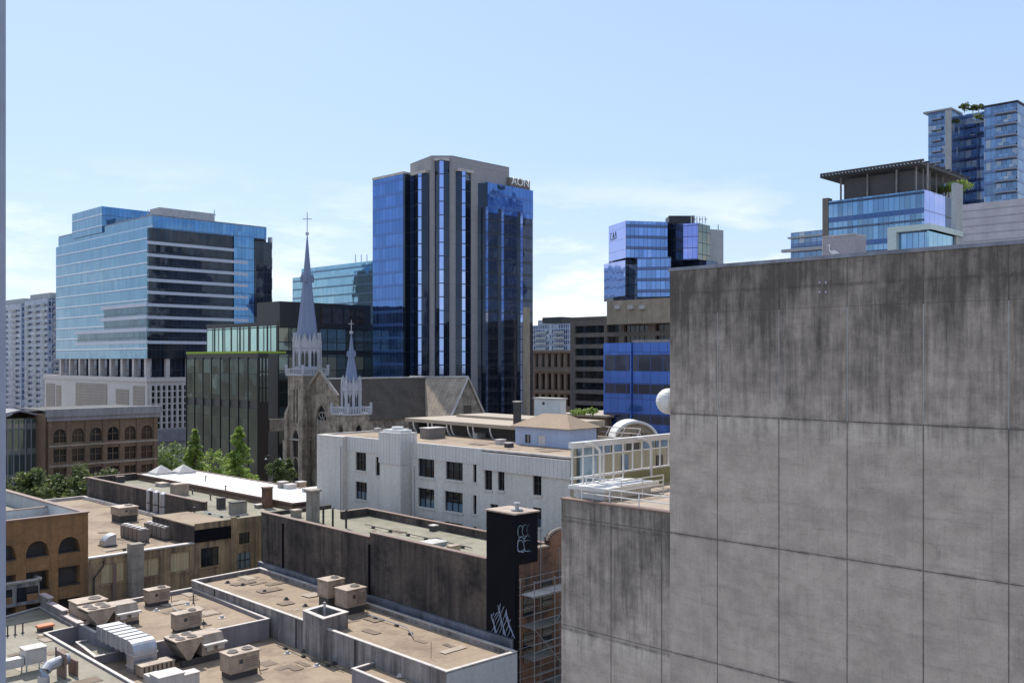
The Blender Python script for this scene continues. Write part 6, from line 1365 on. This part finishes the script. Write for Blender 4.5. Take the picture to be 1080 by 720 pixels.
for px, py, lab in ((165, 501, 'left of two pyramid skylights on the white roof'), (189, 500, 'right of two pyramid skylights on the white roof')):
    o = thing('skylight', lab, 'skylight', rotL(px, py, 14.45), 'pyramid skylights', ga); ORG[o.name] = Vector((0, 0, 0))
    m = MB(); b = [(0, 0, .3), (2.2, 0, .3), (2.2, 2.0, .3), (0, 2.0, .3)]; t = (1.1, 1.0, 1.15)
    for i in range(4): m.face([b[i], b[(i + 1) % 4], t])
    m.build('pyramid', 'hvac_white', o); m = MB(); m.box(-.1, 2.3, -.1, 2.1, 0, .298); m.build('curb', 'coping_white', o)
# courtyard roof clutter
for i, (px, py, w_, d_, h_, mt, lab) in enumerate(((297, 521, .9, .9, 1.3, 'chimney_concrete', 'brownish vent stack, leftmost of the clutter below the church door'), (304, 522, 1.1, 1.0, 1.1, 'hvac_white', 'white vent box in the middle of the clutter below the church door'), (316, 520, .9, .9, 1.2, 'hvac_tan', 'tan vent box right in the clutter below the church door'), (326, 526, 2.6, 1.4, 1.0, 'render_pale', 'long pale plant box beside the cream building corner'))):
    rbox('roof_vent_box', lab, 'vent box', px, py, 15.1, w_, d_, h_, mt)
# party-wall building roof
zg = HC - 14.05
p = P(330, 83.5); o = thing('chimney', 'tall square concrete chimney standing on the blackened wall', 'chimney', (p.x, p.y, HC - 14.07)); m = MB(); m.gbox(p, -.42, .42, -.42, .42, HC - 14.05, Z(518, 83.5)); m.build('shaft', 'chimney_concrete', o); m = MB(); m.gbox(p, -.55, .55, -.55, .55, Z(518, 83.5) + .002, Z(516, 83.5)); m.build('cap', 'chimney_concrete', o)
for px, py, h, lab in ((341, 552, 1.4, 'black vent pipe directly right of the concrete chimney'), (351, 555, 1.5, 'middle black capped vent pipe on the narrow roof'), (365, 556.5, 1.5, 'black capped vent pipe farthest from the concrete chimney')):
    p = G(px, py, 14.05); o = thing('vent_pipe', lab, 'pipe', (p.x, p.y, zg), 'black vent pipes on the narrow roof'); m = MB(); m.tube([(p.x, p.y, zg), (p.x, p.y, zg + h)], .09, 8); m.build('pipe', 'frame_black', o); m = MB(); m.cyl(p, .2, zg + h, zg + h + .12, 10, 0, .05); m.build('cap', 'steel_dark', o)
rbox('roof_box', 'short square vent with a flared cap left of the concrete chimney', 'vent box', 311, 546, 14.05, .7, .7, .55, 'chimney_concrete', 'hvac_tan', .14)
rbox('roof_box', 'black capped vent on the rear parapet of the narrow roof', 'vent box', 457, 561, 13.6, .5, .5, .45, 'hvac_dark', 'coping_white')
rbox('skylight', 'dirty white sloped skylight lying on the narrow roof', 'skylight', 456, 577, 14.05, 1.5, 1.4, .22, 'hvac_white', 'hvac_white', .06)
rbox('roof_box', 'small yellowish box right of the dirty skylight', 'vent box', 476, 582, 14.05, .9, .5, .35, 'board_yellow', 'hvac_tan')
# cream building roof clutter
for i, (px, py, w_, d_, h_, mt, lab) in enumerate(((441, 456, 2.4, 1.6, 1.1, 'hvac_dark', 'dark louvred unit at the back left of the cream building roof'), (452, 463, 2.2, 1.3, 1.0, 'hvac_grille', 'grey fan unit in front of the other units on the cream roof'), (458, 455, 1.8, 1.2, .9, 'hvac_dark', 'small dark unit at the back of the cream building roof'), (410, 458.8, 1.2, .5, .25, 'hvac_dark', 'flat dark hatch left of the white chimney bay'), (527, 469, .8, .6, .4, 'hvac_white', 'small white vent left of the pale blue roof house'), (536, 472, .7, .5, .35, 'hvac_dark', 'small dark vent beside the pale blue roof house'), (503, 462, 1.2, .6, .4, 'coping_white', 'low white curb in the middle of the cream roof'), (398, 455.5, .5, .5, .35, 'hvac_white', 'tiny white vent near the left end of the cream roof'))):
    rbox('roof_unit', lab, 'roof unit', px, py, 7.72, w_, d_, h_, mt, 'hvac_white' if mt != 'hvac_white' else 'coping_white')
# small stubs and pipes on the tan roofs
stubs = [(165, 644, 19.4, 'small white stub vent between the two cooling units of the middle roof'), (234, 651.5, 19.4, 'lone white stub vent toward the right corner of the middle roof'), (215, 658, 19.4, 'little brown stub near the front edge of the middle roof'), (198, 637, 19.4, 'white cone vent near the far right of the middle roof'), (204, 636, 19.4, 'thin upright pipe near the far right corner of the middle roof'),
         (240, 614.5, 18.82, 'dark stub nearest the far edge of the long tan roof'), (256, 617, 18.82, 'second dark stub on the far end of the long tan roof'), (279, 624, 18.82, 'dark stub at mid length of the long tan roof'), (302, 632, 18.82, 'dark stub left of the roof shaft'), (322, 639, 18.82, 'dark stub just beyond the roof shaft'),
         (303, 689, 20.6, 'pale stone-like stub on the lower roof by the wall'), (334, 702, 20.6, 'round pale stub on the lower roof near the wall base'), (352, 700, 20.6, 'dark drain box at the foot of the parapet wall'), (321, 687, 20.6, 'dark drain cover near the foot of the parapet wall'), (422, 713, 19.8, 'white stub vent on the small raised roof at the bottom'), (16, 669, 19.5, 'left of three short pipes on the grey-tan roof'), (24, 667, 19.5, 'right-hand short pipe on the grey-tan roof'), (59, 694, 19.5, 'thin pipe right of the raised white box'), (8, 670, 19.5, 'short pipe closest to the left edge on the grey-tan roof')]
for i, (px, py, dr, lab) in enumerate(stubs):
    p = G(px, py, dr); dk = 'dark' in lab or 'brown' in lab or 'thin' in lab or 'short' in lab; thin = 'thin' in lab or 'pipe' in lab; h = .75 if thin else .2
    m = MB(); m.cyl(p, .05 if thin else .2, HC - dr, HC - dr + h, 10, 0, .05 if thin else .1); m.cyl(p, .12 if thin else .26, HC - dr, HC - dr + .04, 10)
    m.build('roof_stub', 'hvac_dark' if dk else 'hvac_white', None, label=lab, category='vent', group='small vents on the tan roofs')
# sapling growing from the gutter
p = G(459, 722, 20.6); sp_ = thing('sapling', 'thin wild sapling with yellow-green leaves at the bottom by the roof corner', 'plant', (p.x, p.y, HC - 20.6))
rn = random.Random(5); m = MB(); lf = MB()
for k in range(6):
    a = rn.uniform(0, 6.28); h = rn.uniform(1.2, 3.4) if k < 3 else rn.uniform(.6, 1.2); r = rn.uniform(.1, .5); q = (p.x + r * math.cos(a), p.y + r * math.sin(a))
    m.tube([(q[0], q[1], HC - 20.6), (q[0] + .05, q[1], HC - 20.6 + h * .5), (q[0] - .1 * math.cos(a), q[1], HC - 20.6 + h)], .016, 4)
    for j in range(26 if k >= 2 else 10):
        c = Vector((q[0] + rn.gauss(0, .16), q[1] + rn.gauss(0, .16), HC - 20.6 + h * rn.uniform(.2, .9) * (.5 if k < 3 else 1))); u = Vector((rn.gauss(0, 1), rn.gauss(0, 1), rn.gauss(0, .6))).normalized(); v = u.cross(Vector((rn.gauss(0, 1), rn.gauss(0, 1), rn.gauss(0, 1)))).normalized(); s = .07
        lf.face([c - u * s, c + v * s * .5, c + u * s, c - v * s * .5])
m.build('stem', 'bark', sp_); lf.build('leaves', 'leaf_fresh', sp_)

# ------------------------------------------------------------------ wear on the flat roofs: patches, seams, pipes, blocks
def inside(poly, p):
    c = False; n = len(poly)
    for i in range(n):
        a, b = poly[i], poly[i - 1]
        if (a[1] > p[1]) != (b[1] > p[1]) and p[0] < (b[0] - a[0]) * (p[1] - a[1]) / (b[1] - a[1]) + a[0]: c = not c
    return c
def patches(root, pxs, drop, n, seed, big=1.0):
    rn = random.Random(seed); poly = [G(x, y, drop) for x, y in pxs]; z = HC - drop; k = 0; t = 0
    xs = [p.x for p in poly]; ys = [p.y for p in poly]
    while k < n and t < 900:
        t += 1; c = Vector((rn.uniform(min(xs), max(xs)), rn.uniform(min(ys), max(ys)))); a, b = rn.uniform(.5, 2.4) * big, rn.uniform(.3, 1.3) * big
        q = [c, c + R * a, c + R * a + L * b, c + L * b]
        if rn.random() < .4: q = [c, c + R * b, c + R * b + L * a, c + L * a]
        if not all(inside(poly, p) for p in q): continue
        m = MB(); pts = []
        for i in range(4):
            e0, e1 = q[i], q[(i + 1) % 4]
            for f in (0, .33, .66): w_ = e0 + (e1 - e0) * f; pts.append((w_.x + rn.uniform(-.05, .05), w_.y + rn.uniform(-.05, .05), z + .006 + .004 * k))
        m.face(pts); m.build('roof_patch', rn.choice(['roof_patch_dark', 'roof_patch_dark', 'roof_patch_pale']), root); k += 1
patches(n1, [(212, 611), (273, 601), (530, 686), (472, 704)], 18.81, 16, 1)
patches(n2, [(290, 656), (205, 690), (230, 719), (365, 719), (368, 706)], 20.59, 9, 2)
patches(n2, [(125, 638), (202, 622), (276, 652), (205, 664)], 19.39, 9, 3)
patches(n5, [(5, 652), (42, 645), (55, 668), (120, 712), (60, 740), (5, 740)], 19.51, 9, 4)
patches(db, [(96, 586), (200, 568), (188, 552), (112, 528), (98, 530)], 16.84, 10, 5)
patches(eb, [(248, 549), (272, 545), (284, 533), (172, 503), (130, 506), (226, 534)], 15.09, 8, 6)
patches(gb, [(350, 545), (500, 574), (500, 582), (345, 550)], 14.06, 6, 7, .7)
patches(kb, [(345, 455), (600, 480), (600, 474), (420, 453)], 7.71, 10, 8)
def pipe_run(label, pts, drop, r, mat='galvanised', h=.18):
    q = [g3(x, y, drop) for x, y in pts]; o = thing('pipe_run', label, 'pipe', tuple(q[0]), 'pipes lying on the roofs'); m = MB(); m.tube([(p.x, p.y, p.z + h) for p in q], r, 6); m.build('pipe', mat, o)
    for a, b in zip(q, q[1:]):
        n = max(1, int((b - a).length / 1.8))
        for i in range(n): p = a + (b - a) * (i + .5) / n; m = MB(); m.gbox(Vector((p.x, p.y)), -.12, .12, -.12, .12, p.z, p.z + h - r * .9); m.build('support', 'hvac_dark', o)
pipe_run('thin pipe running from the paired units along the long tan roof', [(385, 649), (430, 664), (436, 674)], 18.82, .035)
pipe_run('pipe crossing the middle tan roof between the two cooling units', [(181, 642), (196, 652), (204, 664)], 19.4, .035)
pipe_run('dark conduit along the foot of the parapet wall on the lower roof', [(292, 680), (330, 697), (362, 708)], 20.6, .04, 'hvac_dark')
pipe_run('conduit crossing the roof of the boarded building', [(112, 584), (150, 577), (163, 560)], 16.85, .04, 'hvac_dark')
pipe_run('pale pipe along the front of the green-tan roof', [(215, 541), (240, 547), (262, 543)], 15.1, .04)
pipe_run('long thin pipe along the narrow roof behind the blackened wall', [(385, 555), (440, 567), (498, 580)], 14.06, .035, 'hvac_dark')
# ------------------------------------------------------------------ trees
def tree(label, px, dep, ytop, rad, kind, mat, seed, grp='street trees', zbot=None, name='tree', nclump=60, leaves=110, ls=.30, z0=0.0):
    rn = random.Random(seed); p = P(px, dep); zt = Z(ytop, dep); h = zt - z0; o = thing(name, label, 'tree', (p.x, p.y, z0), grp)
    m = MB(); r0 = .02 * h + .08; top = (p.x + rn.uniform(-.3, .3), p.y + rn.uniform(-.3, .3), z0 + h * (.93 if kind == 'cone' else .7)); m.tube([(p.x, p.y, z0), (p.x + .1, p.y, z0 + h * .35), top], [r0, r0 * .7, .04], 8); m.build('trunk', 'bark', o)
    cl = []; zb = z0 + h * (.25 if kind == 'cone' else .35)
    if kind == 'cone':
        nl = 13
        for i in range(nl):
            f = (i + .5) / nl; z = zb + (zt - zb) * f
            for b in range(rn.randint(4, 7)):
                a = rn.uniform(0, 6.283); ln = rad * ((1 - f) ** .8) * rn.uniform(.55, 1.2) * (.75 if i == 0 else 1)
                for g in (.3, .6, .9): cl.append((Vector((p.x + ln * g * math.cos(a), p.y + ln * g * math.sin(a), z - ln * g * .12 + rn.uniform(-.2, .2))), rad * .125 * (1.15 - .45 * f)))
        cl.append((Vector((p.x, p.y, zt - .4)), rad * .07)); cl.append((Vector((p.x, p.y, zt - 1.3)), rad * .09))
    for i in range(0 if kind == 'cone' else nclump):
        if kind == 'cone':
            f = rn.random() ** 1.2; z = zb + (zt - zb) * f; prof = (1 - f) ** .8 if f > .1 else .8; layer = .78 + .3 * math.sin(f * 24 + seed); r = rad * prof * layer * rn.uniform(.35, 1.0); a = rn.uniform(0, 6.283); cl.append((Vector((p.x + r * math.cos(a), p.y + r * math.sin(a), z + .12 * r)), rad * .20 * (.55 + .6 * (1 - f))))
        else:
            while True:
                v = Vector((rn.uniform(-1, 1), rn.uniform(-1, 1), rn.uniform(-1, 1)))
                if .25 < v.length < 1: break
            hz = (zt - zb) / 2; cl.append((Vector((p.x + v.x * rad * .88, p.y + v.y * rad * .88, zb + hz + v.z * hz * .9)), rad * rn.uniform(.17, .30)))
    m = MB()
    for c, r in cl[::3]:
        st = Vector((p.x, p.y, max(z0 + h * .25, c.z - (r + abs(c.x - p.x)) * .6))); m.tube([st, (st + c) / 2 + Vector((0, 0, .2)), c], [.07, .05, .02], 4)
    m.build('branch', 'bark', o)
    lf = MB()
    for c, r in cl:
        for j in range(leaves):
            d = Vector((rn.gauss(0, 1), rn.gauss(0, 1), rn.gauss(0, .75))).normalized() * r * rn.uniform(.45, 1.15); q = c + d
            u = Vector((rn.gauss(0, 1), rn.gauss(0, 1), rn.gauss(0, .5))).normalized(); v = u.cross(Vector((rn.gauss(0, 1), rn.gauss(0, 1), rn.gauss(0, 1)))).normalized(); s = ls * rn.uniform(.6, 1.2)
            lf.face([q - u * s, q + v * s * .55, q + u * s, q - v * s * .55])
    lf.build('crown', mat, o); return o
T = tree
T('dark green leafy tree nearest the left edge behind the arcade roof', 8, 136, 497, 4.6, 'round', 'leaf_dark', 1)
T('dark rounded tree just right of the leftmost tree, behind the arcade roof', 38, 132, 493, 4.2, 'round', 'leaf_dark', 2)
T('tallest dark round tree, standing before the brown arched-window building', 78, 130, 487, 4.4, 'round', 'leaf_dark', 3, nclump=80)
T('low dark tree peeking over the tan roof left of the side wall corner', 112, 142, 492, 3.6, 'round', 'leaf_dark', 4, nclump=40)
T('loose mid green tree below the purple entrance canopy', 176, 196, 464, 6.0, 'round', 'leaf_mid', 5, nclump=50, leaves=80)
T('slim bright green conical tree left of the tallest bright one', 205, 186, 452, 3.6, 'cone', 'leaf_fresh', 6, leaves=34)
T('small mid green tree between the two bright conical trees', 228, 184, 474, 4.2, 'round', 'leaf_fresh', 7, nclump=34, leaves=60)
T('tall bright green conical tree in front of the black glass building', 252, 176, 450, 5.0, 'cone', 'leaf_fresh', 8, leaves=36)
T('dark round shrub-like tree at the foot of the church tower', 297, 205, 480, 3.4, 'round', 'leaf_dark', 9, nclump=30)
# rooftop greenery
T('rooftop bush on the canopy tower, bright yellow-green at right', 1012, 132, 192, 2.2, 'round', 'leaf_fresh', 12, 'rooftop plants', name='rooftop_shrub', nclump=18, leaves=40, ls=.16, z0=Z(205, 132))
T('dark rooftop bush under the slatted canopy at its right end', 997, 133, 195, 1.7, 'round', 'leaf_mid', 13, 'rooftop plants', name='rooftop_shrub', nclump=16, leaves=40, ls=.16, z0=Z(207, 133))
for px, yt, lab in ((1017, 109, 'left rooftop tree on the far right residential tower'), (1026, 111, 'middle rooftop tree on the far right residential tower'), (1032, 111, 'right rooftop tree on the far right residential tower')):
    T(lab, px, 275, yt, 1.9, 'round', 'leaf_dark', px, 'rooftop trees on the residential tower', name='rooftop_tree', nclump=14, leaves=30, ls=.3, z0=Z(119, 275))
T('dark planting on the terrace at the left of the residential tower', 1008, 262, 127, 1.8, 'round', 'leaf_dark', 44, 'rooftop plants', name='rooftop_shrub', nclump=10, leaves=30, ls=.3, z0=Z(130, 262))
T('green planting on the terrace at the right of the residential tower', 1034, 262, 122, 1.8, 'round', 'leaf_mid', 45, 'rooftop plants', name='rooftop_shrub', nclump=10, leaves=30, ls=.3, z0=Z(127, 262))
for px, sd_ in ((607, 51), (616, 52), (625, 53)):
    T({607: 'left', 616: 'middle', 625: 'right'}[px] + ' one of three light green shrubs on the low roof right of the hip roof', px, 122, 431 + (px % 5), 1.1, 'round', 'leaf_fresh', sd_, 'shrubs on the low roof', name='rooftop_shrub', nclump=12, leaves=40, ls=.14, z0=Z(438.5, 122))
# street lamp by the church
p = P(288, 196); o = thing('street_lamp', 'dark street lamp with two curved arms between the trees and church tower', 'street lamp', (p.x, p.y, 0)); zt = Z(482, 196)
m = MB(); m.tube([(p.x, p.y, 0), (p.x, p.y, zt)], [.13, .07], 8); m.build('pole', 'steel_dark', o)
for s in (-1, 1):
    m = MB(); m.tube([(p.x, p.y, zt - .1)] + [(p.x + s * 1.4 * math.sin(i / 6 * 1.57), p.y, zt - .1 + .5 * math.sin(i / 6 * 3.1)) for i in range(1, 7)], .05, 5); m.build('arm', 'steel_dark', o)
    m = MB(); m.cyl((p.x + s * 1.45, p.y), .28, zt - .45, zt - .05, 10, 0, .08); m.build('lamp_head', 'frame_white', o)
# pier of the viewer's own building at the left edge
m = MB(); m.box(-3.2, (6.2 - CX) / F * 4.0, 3.4, 4.0, 0, 60); m.build('wall_pier', 'pier_grey', None, label='blue-grey wall edge of the nearest building along the left side', category='wall')
